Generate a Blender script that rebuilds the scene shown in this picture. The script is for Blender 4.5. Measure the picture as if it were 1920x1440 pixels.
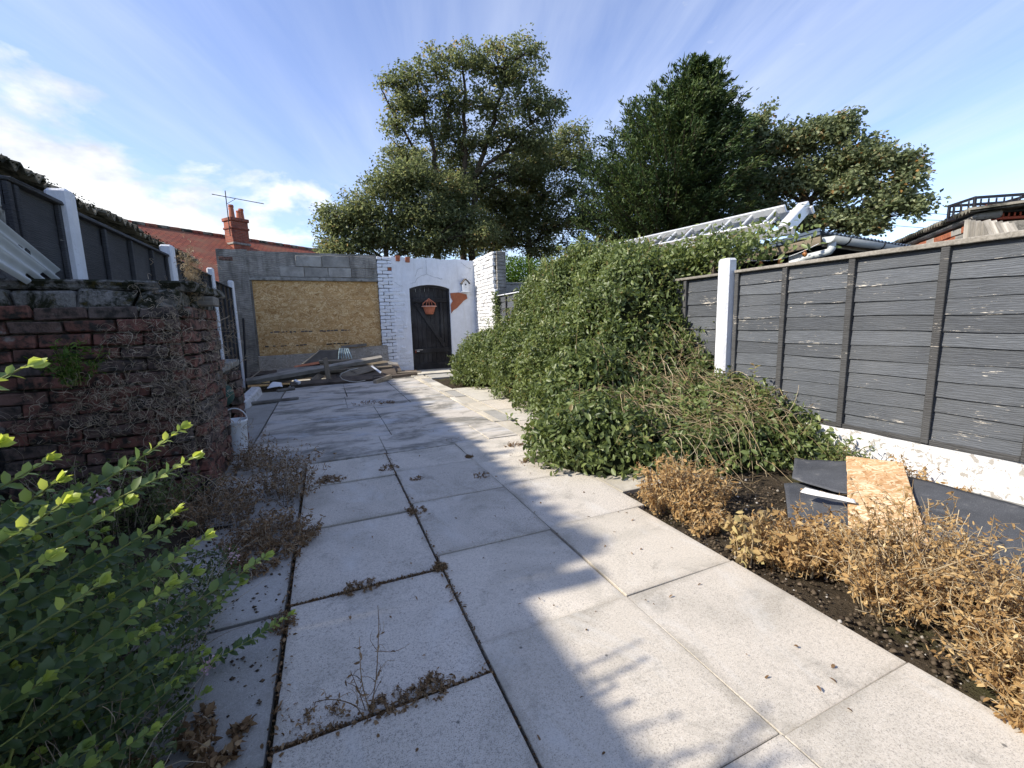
import bpy, math, random
import numpy as np
from mathutils import Vector, Matrix
for o in list(bpy.data.objects): bpy.data.objects.remove(o)
random.seed(7); RNG = np.random.default_rng(7)
SC = bpy.context.scene; COL = SC.collection
# ------------------------------------------------------------------ camera
CAM_H = 1.05; FPX = 806.35
YAW, PITCH, ROLL = 0.405506, 0.142113, -0.026102
_f0 = np.array([math.sin(YAW), math.cos(YAW), 0]); _r0 = np.array([math.cos(YAW), -math.sin(YAW), 0]); _u0 = np.array([0, 0, 1.])
FW = _f0*math.cos(PITCH) - _u0*math.sin(PITCH); _u1 = _u0*math.cos(PITCH) + _f0*math.sin(PITCH)
RT = _r0*math.cos(ROLL) + _u1*math.sin(ROLL); UP = _u1*math.cos(ROLL) - _r0*math.sin(ROLL)
cam = bpy.data.cameras.new('camera'); camo = bpy.data.objects.new('camera', cam); COL.objects.link(camo)
cam.sensor_width = 36; cam.lens = FPX/1920*36; cam.clip_start = .02; cam.clip_end = 2000
m = Matrix.Identity(4)
for i in range(3):
    m[i][0], m[i][1], m[i][2] = RT[i], UP[i], -FW[i]
m[2][3] = CAM_H
camo.matrix_world = m; SC.camera = camo
def at(px, py, X=None, Y=None, Z=None, D=None):
    """a place in the garden, from a direction of sight and one known coordinate (or distance)"""
    d = RT*(px-960)/FPX - UP*(py-720)/FPX + FW
    t = X/d[0] if X is not None else Y/d[1] if Y is not None else (Z-CAM_H)/d[2] if Z is not None else D/np.linalg.norm(d)
    return np.array([0, 0, CAM_H]) + d*t
# ------------------------------------------------------------------ sun and sky
SUN_EL = math.radians(36); SUN_AZ = math.radians(-85)      # azimuth from +Y, clockwise
sd = Vector((math.sin(SUN_AZ)*math.cos(SUN_EL), math.cos(SUN_AZ)*math.cos(SUN_EL), math.sin(SUN_EL)))
sun = bpy.data.lights.new('sun', 'SUN'); sun.energy = 2.0; sun.angle = math.radians(1.1); sun.color = (1, .92, .79)
suno = bpy.data.objects.new('sun', sun); COL.objects.link(suno); suno.rotation_euler = sd.to_track_quat('Z', 'Y').to_euler()
suno.location = (-6, 3, 8)
SC.view_settings.view_transform = 'Standard'; SC.view_settings.look = 'None'; SC.view_settings.exposure = 1.95; SC.view_settings.gamma = 1
SC.render.resolution_x, SC.render.resolution_y = 1024, 768

class NT:
    def __init__(s, tree): s.t = tree
    def n(s, typ, **kw):
        nd = s.t.nodes.new(typ)
        for k, v in kw.items():
            if k.startswith('_'): setattr(nd, k[1:], v)
        for k, v in kw.items():
            if not k.startswith('_'):
                key = int(k[1:]) if k[0] == 'i' and k[1:].isdigit() else k.replace('__', ' ')
                s.set(nd.inputs[key], v)
        return nd
    def set(s, inp, v):
        if hasattr(v, 'is_linked') or isinstance(v, bpy.types.NodeSocket): s.t.links.new(v, inp)
        elif isinstance(v, (tuple, list)) and len(v) == 3 and inp.type == 'RGBA': inp.default_value = (*v, 1)
        else: inp.default_value = v
    def pos(s): return s.n('ShaderNodeNewGeometry').outputs['Position']
    def map(s, vec, scale=(1, 1, 1), rot=(0, 0, 0), loc=(0, 0, 0)):
        return s.n('ShaderNodeMapping', Vector=vec, Scale=scale, Rotation=rot, Location=loc).outputs[0]
    def noise(s, vec, scale, detail=4, rough=.55, dist=0):
        return s.n('ShaderNodeTexNoise', Vector=vec, Scale=scale, Detail=detail, Roughness=rough, Distortion=dist).outputs['Fac']
    def vor(s, vec, scale, out='Color', feat='F1'):
        return s.n('ShaderNodeTexVoronoi', _feature=feat, Vector=vec, Scale=scale).outputs[out]
    def math(s, op, a, b=0., clamp=False): return s.n('ShaderNodeMath', _operation=op, _use_clamp=clamp, i0=a, i1=b).outputs[0]
    def ramp(s, f, stops):
        r = s.n('ShaderNodeValToRGB', Fac=f); e = r.color_ramp.elements
        while len(e) < len(stops): e.new(.5)
        for q, (p, c) in zip(e, stops):
            q.position = p; q.color = (*c, 1) if isinstance(c, tuple) else (c, c, c, 1)
        return r.outputs[0]
    def step(s, f, a, b): return s.n('ShaderNodeMapRange', _clamp=True, Value=f, i1=a, i2=b).outputs[0]
    def mix(s, f, a, b, mode='MIX'):
        q = s.n('ShaderNodeMix', _data_type='RGBA', _blend_type=mode)
        s.set(q.inputs[0], f); s.set(q.inputs[6], a); s.set(q.inputs[7], b); return q.outputs[2]
    def bump(s, h, strength=.4, dist=.01): return s.n('ShaderNodeBump', Height=h, Strength=strength, Distance=dist).outputs[0]
    def orand(s): return s.n('ShaderNodeObjectInfo').outputs['Random']
    def hsv(s, c, h=.5, sat=1., v=1.): return s.n('ShaderNodeHueSaturation', Hue=h, Saturation=sat, Value=v, Color=c).outputs[0]

world = bpy.data.worlds.new('World'); SC.world = world; world.use_nodes = True
w = NT(world.node_tree); world.node_tree.nodes.clear()
sky = w.n('ShaderNodeTexSky', _sky_type='NISHITA'); sky.sun_disc = False; sky.sun_elevation = SUN_EL; sky.sun_rotation = SUN_AZ % (2*math.pi)
sky.air_density = 1.; sky.dust_density = .35; sky.ozone_density = 2.5
gen = w.n('ShaderNodeTexCoord').outputs['Generated']
sp = w.n('ShaderNodeSeparateXYZ', Vector=gen)
zc = w.math('ADD', w.math('MAXIMUM', sp.outputs[2], 0.), .10)
pl = w.n('ShaderNodeCombineXYZ', X=w.math('DIVIDE', sp.outputs[0], zc), Y=w.math('DIVIDE', sp.outputs[1], zc)).outputs[0]
rotp = w.map(pl, rot=(0, 0, math.radians(19)))          # streaks run along the wind, 19 degrees east of the garden's axis
st1 = w.noise(w.map(rotp, scale=(1.1, .16, 1), loc=(3.3, .2, 0)), 1.5, 7, .58, .5)
st2 = w.noise(w.map(rotp, scale=(3.2, .45, 1), loc=(7.1, 2.2, 0)), 1.6, 6, .6, .8)
big = w.noise(w.map(pl, loc=(1.7, 5.2, 0)), .45, 3, .5)
cir = w.math('MULTIPLY', w.step(w.math('ADD', w.math('MULTIPLY', st1, .7), w.math('MULTIPLY', st2, .3)), .42, .70), w.step(big, .25, .6))
low = w.step(sp.outputs[2], .62, .10)
cir = w.math('ADD', w.math('MULTIPLY', cir, .75), w.math('MULTIPLY', low, .08), True)
# low cumulus bank towards the sun's side
cn = w.noise(w.map(gen, scale=(1, 1, 1.7), loc=(.35, .1, .2)), 3.4, 9, .56, .25)
lft = w.n('ShaderNodeVectorMath', _operation='DOT_PRODUCT', i0=gen, i1=(-.55, .81, .20)).outputs['Value']
bias = w.math('ADD', w.math('MULTIPLY', w.math('MULTIPLY', w.step(lft, .72, .98), .235), w.step(sp.outputs[2], .46, .26)), w.math('MULTIPLY', w.step(sp.outputs[2], .40, .05), .10))
cum = w.step(w.math('ADD', cn, bias), .655, .735)
shade = w.noise(w.map(gen, scale=(1, 1, 1.9), loc=(.35, .1, .28)), 4.2, 6, .55)
cumcol = w.mix(w.step(shade, .40, .60), (1.3, 1.45, 1.75), (3.1, 3.1, 3.05))
skc = w.hsv(sky.outputs[0], .514, 1.0, .63)
c1 = w.mix(w.math('MULTIPLY', cir, .85), skc, (2.15, 2.38, 2.85))
c2 = w.mix(w.math('MULTIPLY', cum, .93), c1, cumcol)
bg = w.n('ShaderNodeBackground', Color=c2, Strength=.11)
w.t.links.new(bg.outputs[0], w.n('ShaderNodeOutputWorld').inputs[0])

# ------------------------------------------------------------------ materials
MATS = {}
def mat(name, fn, rough=.85, spec=.25, trans=0.):
    mt = bpy.data.materials.new(name); mt.use_nodes = True; nt = mt.node_tree; nt.nodes.clear(); t = NT(nt)
    b = t.n('ShaderNodeBsdfPrincipled', Roughness=rough); b.inputs['Specular IOR Level'].default_value = spec
    out = t.n('ShaderNodeOutputMaterial'); r = fn(t)
    if not isinstance(r, dict): r = dict(c=r)
    t.set(b.inputs['Base Color'], r['c'])
    for k, s in (('n', 'Normal'), ('r', 'Roughness'), ('m', 'Metallic')):
        if k in r: t.set(b.inputs[s], r[k])
    sh = b.outputs[0]
    if trans:
        tr = t.n('ShaderNodeBsdfTranslucent', Color=r.get('tc', r['c']))
        sh = t.n('ShaderNodeMixShader', Fac=trans, i1=sh, i2=tr.outputs[0]).outputs[0]
    nt.links.new(sh, out.inputs[0]); MATS[name] = mt; return mt
def plain(name, c, rough=.7, var=.15, scale=18, bump=.15, spec=.3, metal=0.):
    def f(t):
        p = t.pos(); n = t.noise(p, scale, 6)
        col = t.mix(t.step(n, .3, .75), tuple(x*(1-var) for x in c), tuple(min(1, x*(1+var)) for x in c))
        col = t.hsv(col, v=t.n('ShaderNodeMapRange', Value=t.orand(), i3=1-var*.6, i4=1+var*.6).outputs[0])
        d = dict(c=col, n=t.bump(t.noise(p, scale*5, 4), bump, .004))
        if metal: d['m'] = metal
        return d
    return mat(name, f, rough, spec)

def slab_fn(base, warm, speck, stain, lime=.5):
    def f(t):
        p = t.pos(); o = t.orand()
        off = t.n('ShaderNodeVectorMath', _operation='ADD', i0=p, i1=t.n('ShaderNodeCombineXYZ', X=t.math('MULTIPLY', o, 37.), Y=t.math('MULTIPLY', o, 11.)).outputs[0]).outputs[0]
        c = t.mix(t.math('FRACT', t.math('MULTIPLY', o, 7.3)), base, warm)
        c = t.hsv(c, v=t.n('ShaderNodeMapRange', Value=o, i3=.88, i4=1.1).outputs[0])
        s1 = t.noise(p, 330, 2, .65); s2 = t.noise(p, 120, 4, .75)
        c = t.mix(t.math('MULTIPLY', t.step(s1, .56, .68), speck), c, (.085, .085, .09))
        c = t.mix(t.math('MULTIPLY', t.step(s1, .42, .30), speck*.8), c, (.62, .61, .58))
        c = t.mix(t.math('MULTIPLY', t.step(s2, .52, .66), speck*.75), c, (.19, .18, .165))
        c = t.mix(t.math('MULTIPLY', t.step(s2, .44, .32), speck*.55), c, (.64, .62, .58))
        big = t.noise(off, 2.3, 6, .62, .6)
        c = t.mix(t.math('MULTIPLY', t.step(big, .47, .72), stain), c, (.20, .19, .155))
        wht = t.noise(t.map(off, scale=(1, .45, 1)), 3.1, 7, .7, 1.2)
        c = t.mix(t.math('MULTIPLY', t.step(wht, .53, .70), lime), c, (.60, .59, .555))
        gc_ = t.n('ShaderNodeSeparateXYZ', Vector=t.n('ShaderNodeTexCoord').outputs['Generated'])
        ed = t.math('MINIMUM', t.math('MINIMUM', gc_.outputs[0], t.math('SUBTRACT', 1., gc_.outputs[0])), t.math('MINIMUM', gc_.outputs[1], t.math('SUBTRACT', 1., gc_.outputs[1])))
        ed = t.math('ADD', ed, t.math('MULTIPLY', t.math('SUBTRACT', t.noise(off, 6, 6, .7), .5), .22))
        c = t.mix(t.math('MULTIPLY', t.step(ed, .05, -.03), .45), c, (.20, .18, .14))
        drk = t.noise(off, 4.6, 8, .75, .4); c = t.mix(t.math('MULTIPLY', t.step(drk, .55, .66), .38), c, (.15, .145, .125))
        spot = t.vor(off, 5.5, 'Distance')
        c = t.mix(t.math('MULTIPLY', t.step(spot, .035, .02), .75), c, (.06, .06, .06))
        return dict(c=c, n=t.bump(t.math('ADD', s1, t.math('MULTIPLY', s2, .6)), .35, .003))
    return f
mat('slab', slab_fn((.56, .51, .44), (.58, .525, .44), .9, .45), .9)
mat('slab_smooth', slab_fn((.53, .48, .405), (.56, .505, .42), .65, .42), .85)
mat('slab_buff', slab_fn((.50, .45, .36), (.54, .51, .44), .25, .45), .9)
mat('slab_dark', slab_fn((.34, .33, .31), (.38, .365, .33), .5, .5, .12), .9)
def concrete_bay(t):
    p = t.pos(); c = t.mix(t.orand(), (.50, .46, .405), (.54, .50, .44))
    st = t.noise(t.map(p, scale=(.8, 1.35, 1), rot=(0, 0, .1)), 1.9, 8, .7, .5)
    c = t.mix(t.step(st, .46, .60), c, (.20, .19, .165))
    st2 = t.noise(t.map(p, scale=(.75, 1.3, 1), loc=(3, 1, 0)), 2.3, 8, .72, .6)
    c = t.mix(t.math('MULTIPLY', t.step(st2, .56, .66), .75), c, (.13, .125, .095))
    wht = t.noise(t.map(p, scale=(.7, 1.4, 1), loc=(9, 4, 0)), 2.0, 8, .72, .7)
    c = t.mix(t.math('MULTIPLY', t.step(wht, .52, .64), .75), c, (.50, .505, .51))
    s1 = t.noise(p, 150, 3, .6)
    c = t.mix(t.math('MULTIPLY', t.step(s1, .55, .7), .5), c, (.12, .12, .12))
    return dict(c=c, n=t.bump(t.math('ADD', s1, st), .3, .006))
mat('concrete_bay', concrete_bay, .85)
def soil(t):
    p = t.pos(); n = t.noise(p, 9, 8, .7); g = t.noise(p, 60, 5, .7)
    c = t.mix(t.step(n, .35, .65), (.035, .028, .020), (.085, .066, .045))
    c = t.mix(t.step(t.noise(p, 3.2, 5), .56, .66), c, (.075, .070, .035))
    c = t.mix(t.math('MULTIPLY', t.step(t.vor(p, 42, 'Distance'), .22, .12), t.step(g, .5, .56)), c, (.30, .29, .27))
    return dict(c=c, n=t.bump(t.math('ADD', n, g), .9, .03))
mat('soil', soil, .95, .1)
def bricks(t):
    p = t.pos(); o = t.orand()
    c = t.ramp(o, [(0, (.16, .075, .058)), (.35, (.23, .10, .075)), (.55, (.14, .095, .08)), (.8, (.12, .10, .088)), (1, (.26, .12, .09))])
    n = t.noise(p, 16, 7, .65); n2 = t.noise(p, 120, 4, .6)
    c = t.mix(t.step(n, .44, .60), c, (.038, .034, .029))
    c = t.mix(t.math('MULTIPLY', t.step(t.noise(p, 7, 6, .7), .60, .68), .8), c, (.26, .25, .225))
    return dict(c=c, n=t.bump(t.math('ADD', n, n2), .6, .008))
mat('brick', bricks, .92)
def brick_or(t):
    p = t.pos(); n = t.noise(p, 30, 6)
    return dict(c=t.mix(t.step(n, .35, .7), (.36, .13, .065), (.26, .085, .05)), n=t.bump(n, .5, .006))
mat('brick_orange', brick_or, .92)
def mossy(t):
    p = t.pos(); n = t.noise(p, 9, 8, .68, .4); n2 = t.noise(p, 70, 5, .7)
    c = t.mix(t.step(n2, .35, .65), (.17, .165, .15), (.28, .27, .25))
    c = t.mix(t.step(n, .44, .54), c, (.028, .030, .018))
    c = t.mix(t.math('MULTIPLY', t.step(t.noise(p, 20, 5), .58, .66), .7), c, (.085, .070, .022))
    return dict(c=c, n=t.bump(t.math('ADD', n, n2), .9, .02))
mat('mossy_stone', mossy, .95, .1)
def mortar(t):
    p = t.pos(); n = t.noise(p, 40, 6, .7)
    c = t.mix(t.step(n, .35, .65), (.10, .095, .085), (.25, .235, .21))
    c = t.mix(t.step(t.noise(p, 6, 6), .50, .6), c, (.026, .026, .02))
    return dict(c=c, n=t.bump(n, .7, .008))
mat('mortar', mortar, .95, .1)
def grey_render(t):
    p = t.pos(); n = t.noise(t.map(p, scale=(1, 1, 1)), 2.6, 8, .65, .5); v = t.noise(t.map(p, scale=(4, 4, .5)), 2.2, 6, .65)
    c = t.ramp(n, [(.28, (.12, .11, .098)), (.44, (.22, .205, .18)), (.56, (.32, .30, .265)), (.72, (.42, .40, .36))])
    c = t.mix(t.math('MULTIPLY', t.step(v, .50, .68), .6), c, (.075, .072, .068))
    wv = t.n('ShaderNodeTexWave', _bands_direction='Z', Vector=t.map(p, rot=(0, .12, 0)), Scale=9., Distortion=7., Detail=4.).outputs['Fac']
    c = t.mix(t.math('MULTIPLY', wv, .32), c, (.05, .048, .045))
    return dict(c=c, n=t.bump(t.math('ADD', t.noise(p, 60, 6, .7), t.math('MULTIPLY', wv, .6)), .6, .012))
mat('grey_render', grey_render, .95, .1)
def block_fn(t):
    p = t.pos(); n = t.noise(p, 5, 7, .6); n2 = t.noise(p, 110, 3)
    c = t.mix(t.step(n, .35, .68), (.23, .22, .20), (.40, .385, .35)); c = t.hsv(c, v=t.n('ShaderNodeMapRange', Value=t.orand(), i3=.75, i4=1.15).outputs[0])
    return dict(c=c, n=t.bump(n2, .6, .005))
mat('concrete_block', block_fn, .95, .1)
def concrete(t):
    p = t.pos(); n = t.noise(p, 6, 7, .65)
    c = t.mix(t.step(n, .38, .66), (.17, .165, .15), (.34, .33, .30))
    c = t.mix(t.math('MULTIPLY', t.step(t.noise(p, 15, 6), .56, .66), .7), c, (.07, .068, .05))
    return dict(c=c, n=t.bump(t.noise(p, 90, 4), .6, .006))
mat('concrete', concrete, .92, .15)
def white_paint(peel, dirt=(.30, .28, .25), base=(.74, .76, .80)):
    def f(t):
        p = t.pos(); n = t.noise(p, 7, 8, .7, .3); n2 = t.noise(p, 45, 6, .7)
        c = t.mix(t.step(n, .35, .7), base, tuple(x*.86 for x in base))
        c = t.mix(t.math('MULTIPLY', t.step(t.noise(t.map(p, scale=(5, 5, .6)), 2, 6, .7), .52, .7), .45), c, (.52, .53, .53))
        c = t.mix(t.step(t.noise(p, 24, 8, .72, .6), .66-peel, .69-peel), c, dirt)
        return dict(c=c, n=t.bump(t.math('ADD', n, t.math('MULTIPLY', n2, .5)), .6, .015))
    return f
mat('white_render', white_paint(0.0), .85)
mat('white_brick', white_paint(.05), .85)
mat('white_flaking', white_paint(.11, (.33, .31, .28), (.62, .625, .63)), .9)
mat('white_post', white_paint(.02, (.35, .34, .31), (.66, .68, .72)), .85)
def black_wood(peel, base=(.030, .032, .036), light=(.40, .35, .27)):
    def f(t):
        p = t.pos(); o = t.orand()
        sh = t.n('ShaderNodeVectorMath', _operation='ADD', i0=p, i1=t.n('ShaderNodeCombineXYZ', Y=t.math('MULTIPLY', o, 9.), X=0., Z=0.).outputs[0]).outputs[0]
        g = t.noise(t.map(sh, scale=(6, 3, 55)), 2.2, 6, .65, .6)
        ring = t.n('ShaderNodeTexWave', _bands_direction='Z', Vector=t.map(sh, scale=(1, .35, 1)), Scale=26., Distortion=9., Detail=3., i4=1.2).outputs['Fac']
        c = t.mix(t.step(g, .3, .75), base, tuple(x*2.0 for x in base))
        c = t.mix(t.math('MULTIPLY', t.step(ring, .6, 1.), .35), c, tuple(x*.55 for x in base))
        c = t.hsv(c, v=t.n('ShaderNodeMapRange', Value=o, i3=.8, i4=1.25).outputs[0])
        c = t.mix(t.math('MULTIPLY', t.step(t.noise(p, 2.2, 5, .6), .45, .75), .35), c, (.12, .125, .13))
        pk = t.noise(t.map(sh, scale=(8, 6.5, 75)), 2.0, 7, .70, .8); area = t.noise(t.map(p, scale=(1, 1, 1.5)), 3.4, 5, .65, .3)
        k = t.math('ADD', pk, t.math('MULTIPLY', t.math('SUBTRACT', area, .5), .62))
        gz = t.n('ShaderNodeSeparateXYZ', Vector=t.n('ShaderNodeTexCoord').outputs['Generated']).outputs[2]
        k = t.math('ADD', k, t.math('MULTIPLY', t.step(gz, .22, .05), .05 if peel > .02 and peel < .035 else 0.))
        c = t.mix(t.step(k, .70-peel, .73-peel), c, t.mix(t.noise(p, 30, 3), light, (.66, .62, .55)))
        return dict(c=c, n=t.bump(t.math('ADD', g, t.math('MULTIPLY', ring, .4)), .55, .006))
    return f
mat('black_fence', black_wood(.03, (.050, .055, .062)), .72, .3)
mat('black_batten', black_wood(.04, (.040, .040, .040)), .75)
mat('dark_fence', black_wood(-.03, (.030, .031, .034), (.2, .19, .17)), .75)
mat('gate_black', black_wood(-.10, (.012, .011, .0115)), .65)
def wood(base, dark, gs=(3, 3, 3)):
    def f(t):
        tc = t.n('ShaderNodeTexCoord').outputs['Object']; o = t.orand()
        v = t.n('ShaderNodeVectorMath', _operation='ADD', i0=tc, i1=t.n('ShaderNodeCombineXYZ', X=t.math('MULTIPLY', o, 20.), Y=0., Z=0.).outputs[0]).outputs[0]
        g = t.noise(t.map(v, scale=(2, 40, 40)), 1.5, 6, .65, .4); n = t.noise(v, 5, 5)
        c = t.mix(t.step(g, .3, .7), base, dark); c = t.mix(t.math('MULTIPLY', t.step(n, .5, .7), .55), c, tuple(x*.4 for x in dark))
        c = t.hsv(c, v=t.n('ShaderNodeMapRange', Value=o, i3=.6, i4=1.25).outputs[0])
        return dict(c=c, n=t.bump(g, .5, .005))
    return f
mat('old_wood', wood((.36, .30, .22), (.19, .155, .115)), .85)
mat('grey_wood', wood((.36, .335, .295), (.18, .165, .14)), .88)
mat('dark_wood', wood((.15, .12, .095), (.065, .052, .042)), .85)
mat('red_brown_wood', wood((.07, .022, .017), (.035, .014, .012)), .8)
def osb(base=(.52, .32, .135), dk=(.31, .17, .06), lt=(.68, .50, .27), sc=1., stretch=(1, 1, 3.2), fade=0.):
    def f(t):
        p = t.pos(); pm = t.map(p, scale=stretch)
        v1 = t.vor(t.n('ShaderNodeVectorMath', _operation='ADD', i0=pm, i1=t.n('ShaderNodeTexNoise', Vector=p, Scale=6.*sc, Detail=3.).outputs['Color']).outputs[0], 13*sc)
        s = t.n('ShaderNodeSeparateColor', Color=v1)
        c = t.ramp(s.outputs[0], [(0, dk), (.35, base), (.7, base), (1, lt)])
        c = t.mix(t.step(s.outputs[1], .84, .9), c, lt)
        n = t.noise(p, 3, 6, .6); c = t.mix(t.math('MULTIPLY', t.step(n, .45, .7), .5), c, dk)
        if fade: c = t.mix(t.math('MULTIPLY', t.step(t.noise(p, 5, 6, .7), .35, .6), fade), c, (.30, .28, .25))
        return dict(c=c, n=t.bump(s.outputs[0], .35, .004))
    return f
mat('osb', osb(), .8)
mat('osb_grey', osb((.30, .27, .225), (.15, .125, .10), (.42, .39, .34), fade=.6), .9)
mat('osb_pale', osb((.58, .38, .20), (.36, .19, .08), (.78, .62, .42), 1.25, (1.3, 3.4, 1)), .75)
def felt(t):
    p = t.pos(); n = t.noise(p, 4, 6, .6); g = t.noise(p, 330, 2)
    c = t.mix(t.step(n, .3, .7), (.035, .038, .044), (.075, .080, .090)); c = t.mix(t.math('MULTIPLY', t.step(g, .55, .65), .6), c, (.17, .175, .185))
    c = t.mix(t.math('MULTIPLY', t.step(t.noise(p, 8, 6, .7), .58, .68), .5), c, (.22, .215, .20))
    return dict(c=c, n=t.bump(g, .4, .002))
mat('roof_felt', felt, .85, .3)
plain('felt_underside', (.6, .6, .58), .7)
def fibre(t):
    p = t.pos(); n = t.noise(p, 4, 7, .65)
    c = t.mix(t.step(n, .42, .58), (.20, .185, .15), (.032, .033, .026)); return dict(c=c, n=t.bump(t.noise(p, 30, 6, .7), .8, .012))
mat('fibre_cement', fibre, .95, .1)
def roof_tile(t):
    p = t.pos(); uv = t.n('ShaderNodeTexCoord').outputs['Object']
    br = t.n('ShaderNodeTexBrick', Vector=uv, Scale=1., Color1=(.30, .085, .045, 1), Color2=(.21, .06, .04, 1), Mortar=(.10, .035, .025, 1)); br.inputs['Mortar Size'].default_value = .018
    br.inputs['Brick Width'].default_value = .24; br.inputs['Row Height'].default_value = .16
    c = t.mix(t.step(t.noise(p, 1.2, 6, .6), .45, .72), br.outputs[0], (.20, .10, .06))
    c = t.mix(t.math('MULTIPLY', t.step(t.noise(p, 4.5, 5, .7), .62, .7), .8), c, (.07, .035, .03))
    return dict(c=c, n=t.bump(br.outputs['Fac'], .5, .03))
mat('roof_tiles', roof_tile, .85)
def far_brick(t):
    p = t.n('ShaderNodeTexCoord').outputs['Object']
    br = t.n('ShaderNodeTexBrick', Vector=t.map(p, rot=(math.radians(90), 0, 0)), Scale=1., Color1=(.30, .085, .05, 1), Color2=(.20, .055, .035, 1), Mortar=(.20, .15, .12, 1)); br.inputs['Mortar Size'].default_value = .008
    br.inputs['Brick Width'].default_value = .225; br.inputs['Row Height'].default_value = .075
    c = t.mix(t.step(t.noise(t.pos(), 3, 5), .5, .7), br.outputs[0], (.12, .045, .035)); return c
mat('far_brick', far_brick, .9)
plain('terracotta', (.42, .145, .085), .8, .2, 30)
plain('terracotta_pale', (.62, .38, .30), .8, .1, 30)
plain('upvc_grey', (.46, .49, .50), .45, .1, 8, .05)
plain('white_plastic', (.72, .74, .76), .4, .06, 8, .05)
plain('cream_plastic', (.48, .46, .40), .5, .06, 8, .05)
plain('aluminium', (.62, .63, .64), .38, .08, 12, .05, .5, .35)
plain('dark_metal', (.03, .03, .032), .5, .2)
plain('blue_steel', (.075, .10, .14), .45, .15, 3, .05, .4, .3)
plain('black_plastic', (.014, .014, .018), .4, .2)
plain('red_plastic', (.42, .07, .03), .45, .1)
plain('black_sheet', (.022, .024, .028), .6, .3, 9)
plain('blue_cloth', (.20, .27, .31), .9, .4, 25)
plain('green_plastic', (.03, .075, .06), .5, .2)
plain('amber_glass', (.45, .18, .06), .3, .2)
plain('bark', (.085, .070, .055), .95, .35, 14, .8, .1)
plain('hole_dark', (.008, .008, .008), .9, .1)
plain('rust_red', (.20, .055, .03), .8, .3)
def leafm(name, stops, tw=.38, tcol=1.5, rough=.55, spec=.35):
    def f(t):
        a = t.n('ShaderNodeAttribute', _attribute_name='tint').outputs['Fac']
        c = t.ramp(a, stops)
        tc = t.hsv(c, .485, 1.1, tcol)
        return dict(c=c, tc=tc)
    return mat(name, f, rough, spec, tw)
leafm('vine_leaf', [(0, (.042, .066, .022)), (.4, (.118, .158, .048)), (.75, (.195, .240, .080)), (.93, (.27, .28, .105)), (1, (.22, .15, .06))], .36, 1.5, .45, .5)
leafm('tree_leaf', [(0, (.08, .105, .05)), (.5, (.155, .185, .085)), (.85, (.24, .265, .125)), (1, (.30, .23, .11))], .52)
leafm('tree_leaf_grey', [(0, (.07, .095, .045)), (.45, (.165, .20, .10)), (.78, (.29, .33, .19)), (.93, (.36, .35, .21)), (1, (.38, .22, .08))], .42)
leafm('conifer_leaf', [(0, (.020, .040, .016)), (.5, (.052, .092, .030)), (1, (.13, .165, .055))], .28)
leafm('bright_hedge', [(0, (.03, .07, .010)), (.6, (.085, .16, .022)), (1, (.15, .22, .04))], .4)
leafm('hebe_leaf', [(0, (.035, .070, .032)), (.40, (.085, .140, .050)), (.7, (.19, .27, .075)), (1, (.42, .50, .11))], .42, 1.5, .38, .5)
leafm('dry_leaf', [(0, (.20, .12, .05)), (.5, (.40, .26, .115)), (.85, (.54, .39, .19)), (1, (.62, .50, .28))], .35, 1.3, .9, .1)
leafm('yellow_dry_leaf', [(0, (.30, .20, .09)), (.6, (.46, .35, .17)), (1, (.48, .42, .20))], .35, 1.2, .9, .1)
leafm('brown_dead', [(0, (.09, .055, .028)), (.5, (.225, .145, .080)), (.9, (.34, .24, .14)), (1, (.42, .32, .20))], .2, 1.2, .95, .05)
leafm('dry_stem', [(0, (.24, .17, .095)), (.6, (.45, .35, .215)), (1, (.58, .50, .35))], .1, 1.1, .9, .1)
leafm('grey_stem', [(0, (.20, .155, .105)), (.6, (.42, .345, .25)), (1, (.58, .50, .39))], .1, 1.1, .95, .05)
leafm('green_stem', [(0, (.16, .17, .06)), (1, (.30, .34, .10))], .15, 1.1, .6, .2)
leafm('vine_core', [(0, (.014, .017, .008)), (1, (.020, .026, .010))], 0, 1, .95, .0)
leafm('pink_petal', [(0, (.42, .27, .31)), (1, (.62, .46, .50))], .3, 1.1, .8, .1)

# ------------------------------------------------------------------ mesh helpers
def mesh_np(name, V, F, tint=None, smooth=False):
    V = np.asarray(V, np.float32); F = np.asarray(F, np.int32); k = F.shape[1]
    me = bpy.data.meshes.new(name); me.vertices.add(len(V)); me.vertices.foreach_set('co', V.ravel())
    me.loops.add(F.size); me.loops.foreach_set('vertex_index', F.ravel())
    me.polygons.add(len(F)); me.polygons.foreach_set('loop_start', np.arange(0, F.size, k, dtype=np.int32))
    try: me.polygons.foreach_set('loop_total', np.full(len(F), k, np.int32))
    except Exception: pass
    if smooth: me.polygons.foreach_set('use_smooth', np.ones(len(F), bool))
    if tint is not None:
        a = me.attributes.new('tint', 'FLOAT', 'POINT'); a.data.foreach_set('value', np.asarray(tint, np.float32))
    me.update(calc_edges=True); me.validate(); return me
def wloc(o):
    v = Vector(o.location)
    while o.parent: o = o.parent; v = v + Vector(o.location)
    return v
def wmat(o):
    mw = o.matrix_parent_inverse @ Matrix.LocRotScale(o.location, o.rotation_euler, o.scale) if o.parent else Matrix.LocRotScale(o.location, o.rotation_euler, o.scale)
    return wmat(o.parent) @ mw if o.parent else mw
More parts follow.
